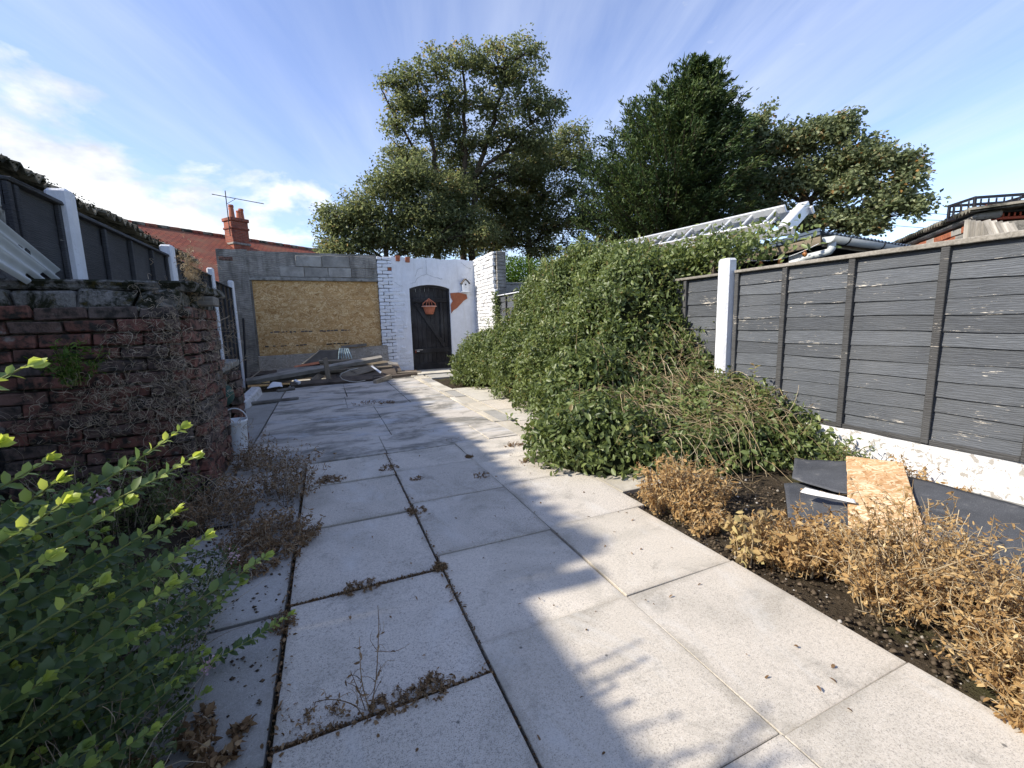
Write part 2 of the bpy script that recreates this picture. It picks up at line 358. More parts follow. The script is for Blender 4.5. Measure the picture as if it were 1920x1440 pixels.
def obj(name, me, mt, parent=None, loc=(0, 0, 0), rot=None, **props):
    o = bpy.data.objects.new(name, me); COL.objects.link(o)
    if mt and not me.materials: me.materials.append(MATS[mt])
    elif mt and me.materials[0] != MATS[mt]:
        o.material_slots[0].link = 'OBJECT'; o.material_slots[0].material = MATS[mt]
    o.location = loc
    if parent:
        o.parent = parent
        if parent.rotation_euler.to_matrix().is_identity if False else any(abs(e) > 1e-6 for e in parent.rotation_euler): o.matrix_parent_inverse = wmat(parent).inverted()
        else: o.location = Vector(loc) - wloc(parent)
    if rot is not None:
        o.rotation_euler = rot.to_euler() if hasattr(rot, 'to_euler') else rot
    for k, v in props.items(): o[k] = v
    return o
def thing(name, label, cat, loc=(0, 0, 0), group=None):
    o = bpy.data.objects.new(name, None); COL.objects.link(o); o.location = loc; o.empty_display_size = .1
    o['label'] = label; o['category'] = cat
    if group: o['group'] = group
    return o
def tag(o, label, cat, group=None):
    o['label'] = label; o['category'] = cat
    if group: o['group'] = group
    return o
class MB:
    def __init__(s): s.v = []; s.f = []
    def add(s, V, F):
        k = len(s.v); s.v += [tuple(map(float, q)) for q in V]; s.f += [tuple(i+k for i in q) for q in F]; return s
    def box(s, lo, hi, c=.003, R=None, T=None, jit=0.):
        lo = np.array(lo, float); hi = np.array(hi, float); c = min(c, .45*float((hi-lo).min())); V = []; idx = {}
        for ix in (0, 1):
            for iy in (0, 1):
                for iz in (0, 1):
                    cor = np.where([ix, iy, iz], hi, lo); sg = np.where([ix, iy, iz], -1, 1)
                    if jit: cor = cor + RNG.normal(0, jit, 3)
                    for a in range(3):
                        q = cor + sg*c; q[a] = cor[a]; idx[ix, iy, iz, a] = len(V); V.append(q)
        F = []
        for a in range(3):
            b, d = (a+1) % 3, (a+2) % 3
            for s_ in (0, 1):
                def I(p, q, ax=a):
                    k = [0, 0, 0]; k[a] = s_; k[b] = p; k[d] = q; return idx[k[0], k[1], k[2], ax]
                fc = [I(0, 0), I(1, 0), I(1, 1), I(0, 1)]; F.append(fc if s_ else fc[::-1])
            for p in (0, 1):
                for q in (0, 1):
                    def J(t, ax):
                        k = [0, 0, 0]; k[a] = t; k[b] = p; k[d] = q; return idx[k[0], k[1], k[2], ax]
                    fc = [J(0, b), J(1, b), J(1, d), J(0, d)]; F.append(fc if p == q else fc[::-1])
        for k in [(x, y, z) for x in (0, 1) for y in (0, 1) for z in (0, 1)]:
            fc = [idx[(*k, 0)], idx[(*k, 1)], idx[(*k, 2)]]; F.append(fc if sum(k) % 2 else fc[::-1])
        V = np.array(V)
        if R is not None: V = V @ np.array(R).T
        if T is not None: V = V + np.array(T)
        return s.add(V, F)
    def tube(s, P, r, n=8, cap=True):
        P = [np.array(p, float) for p in P]; r = [r]*len(P) if np.isscalar(r) else r; V = []; F = []; ref = None
        for i, p in enumerate(P):
            t = P[min(i+1, len(P)-1)] - P[max(i-1, 0)]; t /= np.linalg.norm(t)+1e-9
            if ref is None: ref = np.cross(t, [0, 0, 1.] if abs(t[2]) < .9 else [1., 0, 0])
            u = ref - t*np.dot(ref, t); u /= np.linalg.norm(u)+1e-9; ref = u; v_ = np.cross(t, u)
            for k in range(n):
                a = 2*math.pi*k/n; V.append(p + r[i]*(u*math.cos(a)+v_*math.sin(a)))
        for i in range(len(P)-1):
            for k in range(n): F.append((i*n+k, i*n+(k+1) % n, (i+1)*n+(k+1) % n, (i+1)*n+k))
        if cap: F.append(tuple(range(n))[::-1]); F.append(tuple((len(P)-1)*n+k for k in range(n)))
        return s.add(V, F)
    def prism(s, outline, axis, a, b):
        """extrude a 2-D outline along axis from a to b (outline coordinates are the two other axes in order)"""
        n = len(outline); V = []
        for t in (a, b):
            for (p, q) in outline:
                V.append({0: (t, p, q), 1: (p, t, q), 2: (p, q, t)}[axis])
        F = [tuple(range(n)), tuple(range(n, 2*n))[::-1]] + [(i, i+n, (i+1) % n+n, (i+1) % n) for i in range(n)]
        return s.add(V, F)
    def mesh(s, name, smooth=False, fix=True):
        me = bpy.data.meshes.new(name); me.from_pydata(s.v, [], s.f)
        if fix:
            import bmesh
            b = bmesh.new(); b.from_mesh(me); bmesh.ops.recalc_face_normals(b, faces=b.faces); b.to_mesh(me); b.free()
        if smooth: me.polygons.foreach_set('use_smooth', [True]*len(me.polygons))
        me.update(); return me
    def obj(s, name, mt, parent=None, smooth=False, **kw): return obj(name, s.mesh(name, smooth), mt, parent, **kw)
def boxobj(name, lo, hi, mt, parent=None, c=.004, jit=0., **kw): return MB().box(lo, hi, c, jit=jit).obj(name, mt, parent, **kw)
def plank(name, p0, p1, wd, th, mt, parent=None, up=(0, 0, 1), c=.003, jit=.0, bend=0., **kw):
    p0 = Vector(p0); p1 = Vector(p1); x = (p1-p0); L = x.length; x.normalize(); z = Vector(up); y = z.cross(x); y.normalize(); z = x.cross(y)
    R = Matrix((x, y, z)).transposed()
    me = MB().box((-L/2, -wd/2, -th/2), (L/2, wd/2, th/2), c, jit=jit).mesh(name)
    return obj(name, me, mt, parent, loc=(p0+p1)/2, rot=R, **kw)
def norm(a): return a/(np.linalg.norm(a, axis=-1, keepdims=True)+1e-9)
T4 = np.array([(0, 0, 0), (.42, -.5, .10), (1, 0, -.06), (.42, .5, .10)]); F4 = np.array([(0, 1, 2), (0, 2, 3)])
T8 = np.array([(0, 0, 0), (.30, -.40, .07), (.68, -.44, .05), (1, 0, -.05), (.68, .44, .05), (.30, .40, .07), (.33, 0, -.02), (.68, 0, -.03)])
F8 = np.array([(0, 1, 6), (6, 1, 2), (6, 2, 7), (7, 2, 3), (7, 3, 4), (6, 7, 4), (6, 4, 5), (0, 6, 5)])
def leaf_np(P, D, N, L, W, tint, T=T4, F=F4, curl=0.):
    P = np.asarray(P, float); D = norm(np.asarray(D, float)); N = np.asarray(N, float); S = norm(np.cross(N, D)); N = np.cross(D, S)
    L = np.broadcast_to(L, len(P))[:, None, None]; W = np.broadcast_to(W, len(P))[:, None, None]
    cz = T[None, :, 2:3]*L - np.reshape(np.broadcast_to(curl, len(P)), (-1, 1, 1))*L*(T[None, :, 0:1]**2)
    V = P[:, None, :] + D[:, None, :]*T[None, :, 0:1]*L + S[:, None, :]*T[None, :, 1:2]*W + N[:, None, :]*cz
    k = len(T); Fa = (F[None] + (np.arange(len(P))*k)[:, None, None]).reshape(-1, 3)
    return V.reshape(-1, 3), Fa, np.repeat(tint, k)
def cat(parts):
    V = []; F = []; t = []; k = 0
    for v, f, a in parts:
        V.append(v); F.append(f+k); t.append(a); k += len(v)
    return np.concatenate(V), np.concatenate(F), np.concatenate(t)
def twigs_np(lines, radii, tints, n=3):
    """thin stems: lines = list of (k,3) arrays, tapering"""
    VS = []; FS = []; TS = []; k0 = 0
    for P, r, tn in zip(lines, radii, tints):
        P = np.asarray(P, float); m_ = len(P); t = norm(np.gradient(P, axis=0))
        ref = np.array([.31, .52, .8]); u = norm(np.cross(t, ref)); v = np.cross(t, u)
        rr = (r*np.linspace(1, .45, m_))[:, None, None]
        a = 2*np.pi*np.arange(n)/n
        ring = P[:, None, :] + rr*(u[:, None, :]*np.cos(a)[None, :, None] + v[:, None, :]*np.sin(a)[None, :, None])
        VS.append(ring.reshape(-1, 3))
        i = np.arange(m_-1)[:, None]*n; j = np.arange(n)[None]; j2 = (j+1) % n
        q = np.stack([i+j, i+j2, i+n+j2, i+n+j], -1).reshape(-1, 4)
        FS.append(np.concatenate([q[:, [0, 1, 2]], q[:, [0, 2, 3]]])+k0); TS.append(np.full(m_*n, tn)); k0 += m_*n
    return np.concatenate(VS), np.concatenate(FS), np.concatenate(TS)
def rdir(n): return norm(RNG.normal(size=(n, 3)))
def stuff(name, data, mt, parent=None, **kw):
    V, F, t = data; o = obj(name, mesh_np(name, V, F, t), mt, parent, **kw); o['kind'] = 'stuff'; return o
_ng = [RNG.normal(size=(40, 3)) for _ in range(3)]
def lump(P, s):
    """cheap smooth 3-D noise, about -1..1"""
    P = np.asarray(P)*s; o = 0
    for k in range(7):
        d = _ng[0][k]/np.linalg.norm(_ng[0][k])*(1+.35*k); o = o + np.sin(P@d + _ng[1][k, 0]*3)*np.cos(P@(_ng[2][k]) + _ng[1][k, 1]*3)/(1+.25*k)
    return o/2.6
# ================================================================== SETTING: ground and paving
g = obj('ground', mesh_np('ground', [(-300, -300, -.05), (300, -300, -.05), (300, 300, -.05), (-300, 300, -.05)], [(0, 1, 2, 3)]), 'soil', kind='structure')
def field(name, x0, x1, y0, y1, nx, ny, fz, mt, **kw):
    xs = np.linspace(x0, x1, nx); ys = np.linspace(y0, y1, ny); X, Y = np.meshgrid(xs, ys); P = np.stack([X, Y, X*0], -1).reshape(-1, 3)
    P[:, 2] = fz(P); i = np.arange(ny-1)[:, None]*nx + np.arange(nx-1)[None]
    return obj(name, mesh_np(name, P, np.stack([i, i+1, i+nx+1, i+nx], -1).reshape(-1, 4), np.zeros(len(P)), True), mt, **kw)
field('planting_bed', 1.50, 3.40, -.3, 8.4, 90, 340, lambda P: -.032 + .022*lump(P, 7)*np.clip((P[:, 0]-1.55)*6, 0, 1) + .010*lump(P, 30), 'soil', kind='structure')
field('left_border', -1.6, -.20, .2, 3.3, 80, 160, lambda P: -.030 + np.clip((-.50-P[:, 0])*2.5, -.2, .6)*.05 + .016*lump(P, 8) + .008*lump(P, 31), 'soil', kind='structure')
paving = bpy.data.objects.new('paving', None); COL.objects.link(paving); paving['kind'] = 'structure'
def slab(x0, x1, y0, y1, mt, top=0., gap=.006, tilt=.004, name='slab', poly=None):
    me = MB().box((-(x1-x0)/2+gap, -(y1-y0)/2+gap, -.04), ((x1-x0)/2-gap, (y1-y0)/2-gap, 0), .0022, jit=.0015).mesh(name)
    return obj(name, me, mt, paving, loc=((x0+x1)/2, (y0+y1)/2, top+RNG.normal(0, .0025)), rot=(RNG.normal(0, tilt), RNG.normal(0, tilt), RNG.normal(0, .003)))
XA, XB, XC, XD = -.212, .392, .985, 1.548
for y0, y1 in zip([-.15, .49, 1.112, 1.735, 2.385, 3.045], [.49, 1.112, 1.735, 2.385, 3.045, 3.59]):
    slab(XA, XB, y0, y1, 'slab', gap=.008)
for y0, y1 in zip([.005, .62, 1.23, 1.84, 2.47, 3.08], [.62, 1.23, 1.84, 2.47, 3.08, 3.60]):
    slab(XB, XC, y0, y1, 'slab_smooth' if y0 < 1.5 else 'slab', gap=.0018, tilt=.003)
for y0, y1 in zip([0., .61, 1.23, 1.85, 2.50, 3.02], [.61, 1.23, 1.85, 2.50, 3.02, 3.60]):
    slab(XC, XD if y1 < 1.9 else 1.60, y0, y1, 'slab_smooth' if y1 < 1.9 else 'slab', gap=.0018, tilt=.003)
for y0, y1 in zip([.45, 1.08, 1.70, 2.33], [1.08, 1.70, 2.33, 2.96]): slab(-.82, XA, y0, y1, 'slab_dark', top=-.006, gap=.010)
slab(-.82, XA, 2.96, 3.59, 'slab_dark', top=-.008)
for x0, x1, y0, y1, mt in [(1.60, 2.25, 2.05, 2.50, 'slab_buff'), (1.60, 2.2, 2.50, 3.02, 'slab_smooth'), (1.60, 2.2, 3.02, 3.60, 'slab_buff'), (2.2, 2.8, 3.02, 3.6, 'slab_buff'),
    (1.60, 1.78, 3.60, 4.22, 'slab_buff'), (1.78, 2.42, 3.60, 4.15, 'slab_smooth'), (2.42, 3.0, 3.60, 4.15, 'slab_buff'), (1.86, 2.5, 4.15, 4.80, 'slab_buff'), (1.86, 2.5, 4.80, 5.5, 'slab_smooth'), (1.86, 2.5, 5.5, 6.15, 'slab_buff'), (1.86, 2.5, 6.15, 6.8, 'slab_buff'), (2.5, 3.1, 4.15, 5.2, 'slab_buff'), (2.5, 3.1, 5.2, 6.8, 'slab_buff')]:
    slab(x0, x1, y0, y1, mt, gap=.005)
# poured concrete bays towards the garage
for x0, x1, y0, y1 in [(-.68, .40, 3.60, 4.22), (.40, 1.30, 3.61, 4.22), (1.30, 1.60, 3.61, 4.22),
    (-.68, .52, 4.22, 4.95), (.52, 1.58, 4.22, 4.95), (-.68, .52, 4.95, 5.9), (.52, 1.58, 4.95, 5.9),
    (-.68, .20, 5.9, 6.95), (.20, 1.02, 5.9, 6.95), (1.02, 1.58, 5.9, 6.95), (-.68, .24, 6.95, 8.9), (.24, 1.02, 6.95, 8.9), (1.02, 1.58, 6.95, 8.9), (-.68, 1.58, 8.9, 9.75)]:
    slab(x0, x1, y0, y1, 'concrete_bay', gap=.004, tilt=.0015, name='concrete_bay')
for y0, y1 in [(3.6, 4.4), (4.4, 5.5), (5.5, 6.9), (6.9, 8.2)]: slab(-1.25, -.69, y0, y1, 'slab_dark', name='concrete_bay', top=-.004)
# brown kerb strip along the right edge of the concrete
for k, y0 in enumerate(np.arange(4.22, 9.6, .60)):
    slab(1.585, 1.665, y0, y0+.6, 'slab_buff', top=.006, gap=.004, name='kerb_stone'); slab(1.67, 1.85, y0, y0+.6, 'slab_buff' if k % 3 else 'slab_dark', top=-.002, gap=.004, name='kerb_stone')
slab(1.75, 2.85, 9.2, 9.86, 'slab_buff', name='door_step', top=.012); slab(1.9, 2.6, 8.5, 9.15, 'slab_dark', top=-.012)

# ================================================================== BACK WALL : boarded garage opening
YW = 9.9
gar = thing('garage_front', 'grey rendered block wall with boarded garage opening beside the white gate wall', 'wall', (-.3, YW, 0))
def rough_box(name, lo, hi, mt, parent, seg=.12, amp=.006, face=1):
    """box whose front (-Y) face and top edge are uneven"""
    nx = max(2, int((hi[0]-lo[0])/seg)); nz = max(2, int((hi[2]-lo[2])/seg)); mb = MB(); V = []; F = []
    for j in range(nz+1):
        for i in range(nx+1):
            x = lo[0]+(hi[0]-lo[0])*i/nx; z = lo[2]+(hi[2]-lo[2])*j/nz; e = (i in (0, nx))
            q = np.array([[x, lo[1], z]]); V.append((x, lo[1]-amp*float(lump(q, 5)[0])-amp*.5*float(lump(q, 17)[0]), z + (amp*1.6*float(lump(q*1.7, 6)[0]) if j == nz else 0)))
    W = nx+1; k = len(V)
    for j in range(nz):
        for i in range(nx): F.append((j*W+i, j*W+i+1, (j+1)*W+i+1, (j+1)*W+i))
    V += [(x, hi[1], z) for (x, y, z) in V[:k]]
    for j in range(nz):
        for i in range(nx): F.append((k+j*W+i, k+(j+1)*W+i, k+(j+1)*W+i+1, k+j*W+i+1))
    for i in range(nx): F.append((nz*W+i, nz*W+i+1, k+nz*W+i+1, k+nz*W+i)); F.append((i, k+i, k+i+1, i+1))
    for j in range(nz): F.append((j*W, (j+1)*W, k+(j+1)*W, k+j*W)); F.append((j*W+nx, k+j*W+nx, k+(j+1)*W+nx, (j+1)*W+nx))
    return mb.add(V, F).obj(name, mt, parent)
rough_box('pillar', (-1.76, YW, -.04), (-1.262, YW+.22, 2.575), 'grey_render', gar, amp=.010)
rough_box('beam', (-1.262, YW+.012, 2.05), (1.148, YW+.22, 2.555), 'grey_render', gar, amp=.006)
boxobj('lintel', (-1.262, YW-.004, 2.0), (1.15, YW+.2, 2.065), 'concrete', gar, .006)
for x0, x1, z0, z1 in [(-.72, -.28, 2.075, 2.275), (-.272, .17, 2.075, 2.27), (.178, .62, 2.075, 2.268), (.628, 1.06, 2.075, 2.262), (-.42, .06, 2.285, 2.50), (.068, .60, 2.28, 2.515), (.61, 1.12, 2.275, 2.52)]:
    boxobj('block', (x0+.003, YW-.006+RNG.normal(0, .003), z0), (x1-.003, YW+.1, z1-.004), 'concrete_block' if x0 < .5 else 'grey_render', gar, .006, jit=.003)
boxobj('brick', (-1.72, YW-.012, 2.36), (-1.50, YW+.05, 2.43), 'brick', gar, .006, jit=.003)
boxobj('osb_board', (-1.262, YW+.055, 1.62), (1.148, YW+.073, 2.0), 'osb', gar, .002)
boxobj('osb_board', (-1.262, YW+.048, .36), (1.148, YW+.066, 1.616), 'osb', gar, .002)
boxobj('frame_strip', (-1.262, YW+.02, .02), (-1.225, YW+.045, 2.0), 'grey_wood', gar, .003)
bd = plank('lower_board', (-1.25, YW-.015, .25), (-.05, YW-.02, .27), .50, .016, 'osb_grey', gar, up=(0, -1, .06), jit=.004)
bd = plank('lower_board', (-.04, YW-.03, .33), (1.26, YW-.05, .41), .44, .016, 'osb_grey', gar, up=(0, -1, .10), jit=.004)
# thin dark marks where an old strip was pulled off the boarding
for x0, x1, z in [(-1.0, .55, .98), (-1.12, -.15, .70), (-.05, .52, .70)]:
    mbm = MB()
    for k in range(int((x1-x0)/.07)):
        if RNG.random() < .7:
            xx = x0+k*.07; mbm.box((xx, YW+.042, z-.012+RNG.normal(0, .006)), (xx+.03+RNG.random()*.05, YW+.0478, z+.004+RNG.random()*.014), .002)
    mbm.obj('splinter_strip', 'dark_wood', gar, kind='stuff')
# ------------------------------------------------------------------ white wall with the gate
DX0, DX1 = 1.815, 2.735
ww = thing('gate_wall', 'white painted wall with arched gate opening and flaking brick edge', 'wall', (2.4, YW, 0))
mb = MB(); arch = lambda x: 1.86 + .085*(1-((x-(DX0+DX1)/2)/((DX1-DX0)/2))**2)
def wall_sheet(x0, x1, zl, zh, n, mzs, nm):
    V = []; F = []; W = n+1
    for j in range(mzs+1):
        for i in range(n+1):
            x = x0+(x1-x0)*i/n; lo_ = zl(x); z = lo_+(zh(x)-lo_)*j/mzs; q = np.array([[x, YW, z]])
            V.append((x, YW-.009*float(lump(q, 4)[0])-.005*float(lump(q, 14)[0]), z))
    k = len(V)
    for j in range(mzs):
        for i in range(n): F.append((j*W+i, j*W+i+1, (j+1)*W+i+1, (j+1)*W+i))
    V += [(x, YW+.22, z) for (x, y, z) in V[:k]]
    for j in range(mzs):
        for i in range(n): F.append((k+j*W+i, k+(j+1)*W+i, k+(j+1)*W+i+1, k+j*W+i+1))
    for i in range(n): F.append((mzs*W+i, mzs*W+i+1, k+mzs*W+i+1, k+mzs*W+i)); F.append((i, k+i, k+i+1, i+1))
    for j in range(mzs): F.append((j*W, (j+1)*W, k+(j+1)*W, k+j*W)); F.append((j*W+n, k+j*W+n, k+(j+1)*W+n, (j+1)*W+n))
    MB().add(V, F).obj(nm, 'white_render', ww)
topz = lambda x: 2.54 - .012*(x-1.1) + .012*math.sin(x*9) + .006*math.sin(x*31)
wall_sheet(1.46, DX0, lambda x: -.04, topz, 5, 36, 'render_panel')
wall_sheet(DX0, DX1, arch, topz, 12, 10, 'render_panel')
wall_sheet(DX1, 3.40, lambda x: -.04, topz, 10, 36, 'render_panel')
boxobj('backing', (1.15, YW+.02, -.04), (1.46, YW+.22, 2.54), 'mortar', ww, .004)
bvar = [MB().box((-.108, -.05, -.033), (.108, .05, .033), .008, jit=.004).mesh('brick') for _ in range(4)]; bhalf = [MB().box((-.05, -.05, -.033), (.05, .05, .033), .008, jit=.004).mesh('brick') for _ in range(4)]
z = .0; r = 0
while z < 2.5:
    xs = [(1.262, bvar), (1.43, bhalf)] if r % 2 == 0 else [(1.205, bhalf), (1.375, bvar)]
    for x, bl in xs:
        red = (abs(z-2.25) < .05 and x > 1.37) 
        obj('brick', bl[r % 4], 'brick_orange' if red else 'white_brick', ww, loc=(x, YW+.043+RNG.normal(0, .006)+(.02 if red else 0), z+.036), rot=(RNG.normal(0, .02), RNG.normal(0, .02), RNG.normal(0, .03)))
    z += .0745; r += 1
for dz, dy in [(0, 0)]:                                       # scatter of brick edges showing through the thin paint beside the pier
    for k in range(34):
        x = 1.50+abs(RNG.normal(0, .10)); zz = RNG.integers(2, 25)*.0745+.036
        obj('brick', bvar[k % 4] if k % 3 else bhalf[k % 4], 'white_brick', ww, loc=(min(x, 1.68), YW+.043-RNG.random()*.004, zz), rot=(RNG.normal(0, .015), RNG.normal(0, .02), RNG.normal(0, .02)))
for x, zz, s in [(1.60, 2.50, 0), (1.81, 2.485, 0)]: boxobj('brick', (x-.045, YW-.022, zz-.06), (x+.05, YW+.05, zz+.055), 'brick_orange', ww, .006, jit=.004)
# broken patch of bare brick right of the gate
pm = [(2.75, 1.76), (2.95, 1.775), (3.14, 1.73), (3.16, 1.64), (3.06, 1.58), (2.98, 1.50), (2.90, 1.42), (2.80, 1.36), (2.755, 1.30), (2.75, 1.50), (2.80, 1.58), (2.76, 1.66)]
pc = MB()
V = [(2.92, YW-.016, 1.60)] + [(x, YW-.0125, zz) for x, zz in pm]; pc.add(V + [(x, YW+.03, zz) for x, zz in pm], [(0, 1+(i+1) % 12, 1+i) for i in range(12)] + [(1+i, 1+(i+1) % 12, 13+(i+1) % 12, 13+i) for i in range(12)])
pc.obj('bare_brick', 'brick_orange', ww)
# cracks in the paint: thin raised flake edges
def crack(pts, nm='crack'):
    P = []
    for a, b in zip(pts[:-1], pts[1:]):
        for t in np.linspace(0, 1, 5)[:-1]: P.append((a[0]+(b[0]-a[0])*t+RNG.normal(0, .008), YW-.0125, a[1]+(b[1]-a[1])*t+RNG.normal(0, .008)))
    MB().tube(P, [.0018]*len(P), 4).obj(nm, 'hole_dark', ww)
crack([(2.22, 2.50), (2.22, 2.38), (2.22, 2.18), (2.02, 2.10), (1.95, 2.0), (1.82, 1.96)]); crack([(2.22, 2.18), (2.45, 2.10), (2.62, 2.06)]); crack([(1.96, 2.12), (2.02, 2.28), (2.2, 2.32)])
crack([(3.02, 2.48), (3.14, 2.36), (3.33, 2.30)]); crack([(1.50, 2.0), (1.62, 1.92), (1.7, 1.90)]); crack([(1.55, .35), (1.7, .30), (1.80, .32)])
# ------------------------------------------------------------------ the gate
gate = thing('garden_gate', 'black painted ledged and braced wooden gate with arched top', 'gate', ((DX0+DX1)/2, YW+.06, .0))
n = 8; wpl = (DX1-DX0-.10)/n
for k in range(n):
    x0 = DX0+.05+k*wpl; x1 = x0+wpl; a0, a1 = arch(x0)-.05, arch(x1)-.05
    MB().prism([(x0+.002, .03), (x1-.003, .03), (x1-.003, a1), (x0+.002, a0)], 1, YW+.075+RNG.normal(0, .0015), YW+.095).obj('plank', 'gate_black', gate)
fr = [(DX0, -.02), (DX0+.048, -.02), (DX0+.048, arch(DX0+.05)-.045)] ; 
boxobj('frame_post', (DX0+.002, YW+.045, -.02), (DX0+.050, YW+.12, 1.86), 'gate_black', gate, .004); boxobj('frame_post', (DX1-.050, YW+.045, -.02), (DX1-.002, YW+.12, 1.86), 'gate_black', gate, .004)
xs = np.linspace(DX0, DX1, 13); MB().prism([(x, arch(x)-.001) for x in xs] + [(x, arch(x)-.055) for x in xs[::-1]], 1, YW+.04, YW+.12).obj('frame_arch', 'gate_black', gate)
boxobj('ledge', (DX0+.06, YW+.045, 1.55), (DX1-.055, YW+.074, 1.65), 'gate_black', gate, .005); boxobj('ledge', (DX0+.08, YW+.045, .40), (DX1-.055, YW+.074, .51), 'gate_black', gate, .005)
plank('brace', (DX0+.13, YW+.058, 1.53), (DX1-.15, YW+.058, .53), .085, .026, 'gate_black', gate, up=(0, -1, 0))
boxobj('stile', (2.505, YW+.048, .56), (2.565, YW+.074, 1.545), 'gate_black', gate, .004)
boxobj('bottom_rail', (DX0+.05, YW+.055, .02), (DX1-.05, YW+.074, .17), 'gate_black', gate, .004)
boxobj('hinge', (DX0+.055, YW+.040, .47), (DX0+.24, YW+.0445, .49), 'grey_wood', gate, .001); boxobj('bolt', (DX0+.10, YW+.036, .44), (DX0+.16, YW+.0445, .46), 'aluminium', gate, .002); boxobj('bolt', (DX0+.062, YW+.030, .41), (DX0+.085, YW+.0445, .475), 'rust_red', gate, .002)
boxobj('gap_blocker', (DX0+.04, YW+.098, .02), (DX1-.04, YW+.11, 1.80), 'gate_black', gate, .003)  # board added behind the planks to block bright light through the gaps
boxobj('threshold', (DX0, YW+.02, -.03), (DX1, YW+.13, .018), 'grey_wood', gate, .004)
# ------------------------------------------------------------------ terracotta half basket hung on the gate
pot = thing('wall_planter', 'terracotta half-round wall planter with fan-shaped back hung on the black gate', 'planter', (2.25, YW+.03, 1.30))
mb = MB(); V = []; F = []; prof = [(.0, 1.285, .0), (.085, 1.285, .045), (.115, 1.36, .07), (.145, 1.45, .095), (.162, 1.452, .108), (.162, 1.478, .108), (.140, 1.478, .09), (.125, 1.44, .08)]
ns = 14
for (rx, zz, ry) in prof:
    for k in range(ns+1):
        a = math.pi*k/ns; V.append((2.25-rx*math.cos(a), YW+.035-ry*math.sin(a), zz))
for j in range(len(prof)-1):
    for k in range(ns): F.append((j*(ns+1)+k, j*(ns+1)+k+1, (j+1)*(ns+1)+k+1, (j+1)*(ns+1)+k))
mb.add(V, F).obj('basket', 'terracotta', pot, True)
mb = MB(); V = []
for k in range(ns+1):
    a = math.pi*k/ns; V.append((2.25-.165*math.cos(a), YW+.035-.111*math.sin(a), 1.462))
mb.tube(V, .011, 6).obj('rim', 'terracotta_pale', pot, True)
P = [(2.10, YW+.028, 1.47), (2.115, YW+.028, 1.53), (2.17, YW+.028, 1.575), (2.215, YW+.028, 1.605), (2.25, YW+.028, 1.635), (2.285, YW+.028, 1.605), (2.33, YW+.028, 1.575), (2.385, YW+.028, 1.53), (2.40, YW+.028, 1.47)]
MB().tube(P, .013, 6).obj('back_rim', 'terracotta', pot, True)
for dx in (-.055, .0, .055): MB().tube([(2.25+dx*.4, YW+.028, 1.615-abs(dx)*.2), (2.25+dx, YW+.028, 1.545), (2.25+dx*1.25, YW+.028, 1.46)], .011, 6).obj('back_rib', 'terracotta', pot, True)
# ------------------------------------------------------------------ bird box
bb = thing('bird_box', 'small white wooden bird box with pitched roof on the wall right of the gate', 'bird box', (3.10, YW-.06, 1.78))
MB().prism([(3.03, 1.79), (3.17, 1.79), (3.17, 1.99), (3.10, 2.065), (3.03, 1.99)], 1, YW-.10, YW-.012).obj('box', 'white_plastic', bb)
for s in (-1, 1): plank('roof_board', (3.10, YW-.06, 2.085), (3.10+s*.105, YW-.06, 1.97), .15, .012, 'dark_wood', bb, up=(s*.6, 0, .8))
MB().tube([(3.10, YW-.1035, 1.95), (3.10, YW-.1005, 1.95)], .018, 12).obj('entrance_hole', 'hole_dark', bb)
boxobj('base_board', (3.0, YW-.125, 1.775), (3.19, YW-.012, 1.79), 'white_plastic', bb, .002); MB().tube([(3.10, YW-.10, 1.88), (3.10, YW-.135, 1.88)], .005, 6).obj('perch', 'grey_wood', bb)
# ------------------------------------------------------------------ white return wall on the right
sw = thing('return_wall', 'bright white flaking brick wall stub projecting beside the gate wall', 'wall', (3.5, 9.2, 0))
zt = 2.50; rr_ = 0
boxobj('core', (3.385, 8.66, -.04), (3.60, YW+.22, 2.47), 'mortar', sw, .004)
zz = 0.
while zz < 2.49:
    y = 8.66+(0 if rr_ % 2 else -.11)
    while y < YW-.05:
        y1 = min(y+.225, YW-.012); y0 = max(y, 8.645)
        if y1-y0 > .04:
            obj('brick', MB().box((-.03, -(y1-y0)/2+.003, -.0345), (.04, (y1-y0)/2-.003, .0345), .007, jit=.004).mesh('brick'), 'white_flaking', sw, loc=(3.378+RNG.normal(0, .004), (y0+y1)/2, zz+.037), rot=(0, RNG.normal(0, .02), RNG.normal(0, .015)))
        y += .225
    obj('brick', MB().box((-.105, -.03, -.0345), (.105, .03, .0345), .007, jit=.003).mesh('brick'), 'grey_render', sw, loc=(3.525, 8.645, zz+.037))
    zz += .0745; rr_ += 1
cp = [ (3.36, 2.49), (3.62, 2.49), (3.62, 2.53), (3.36, 2.525)]
MB().prism(cp, 1, 8.63, YW+.1).obj('coping', 'white_flaking', sw)
# wall and stub fence beyond, between the return wall and the climber
fw = thing('far_block_wall', 'pale concrete block wall behind the climber, right of the white wall stub', 'wall', (5, 9.9, 0))
for k, (x0, x1) in enumerate([(3.62, 4.06), (4.065, 4.5), (4.505, 4.95), (4.955, 5.5), (5.5, 6.2)]):
    for j in range(9): boxobj('block', (x0+.11*(j % 2), 9.86, .22*j-.02), (x1+.11*(j % 2)-.006, 9.98, .22*j+.195), 'concrete_block', fw, .006, jit=.003)
boxobj('coping', (3.62, 9.84, 1.965), (6.4, 10.0, 2.02), 'concrete', fw, .006)
sh = thing('far_lean_to', 'dark low lean-to roof edge in front of the pale block wall', 'shed', (4.6, 9.5, 0))
boxobj('roof_edge', (4.25, 9.30, 1.74), (5.6, 9.80, 1.80), 'grey_wood', sh, .005); boxobj('front_board', (4.35, 9.50, .0), (5.6, 9.53, 1.735), 'dark_wood', sh, .005)
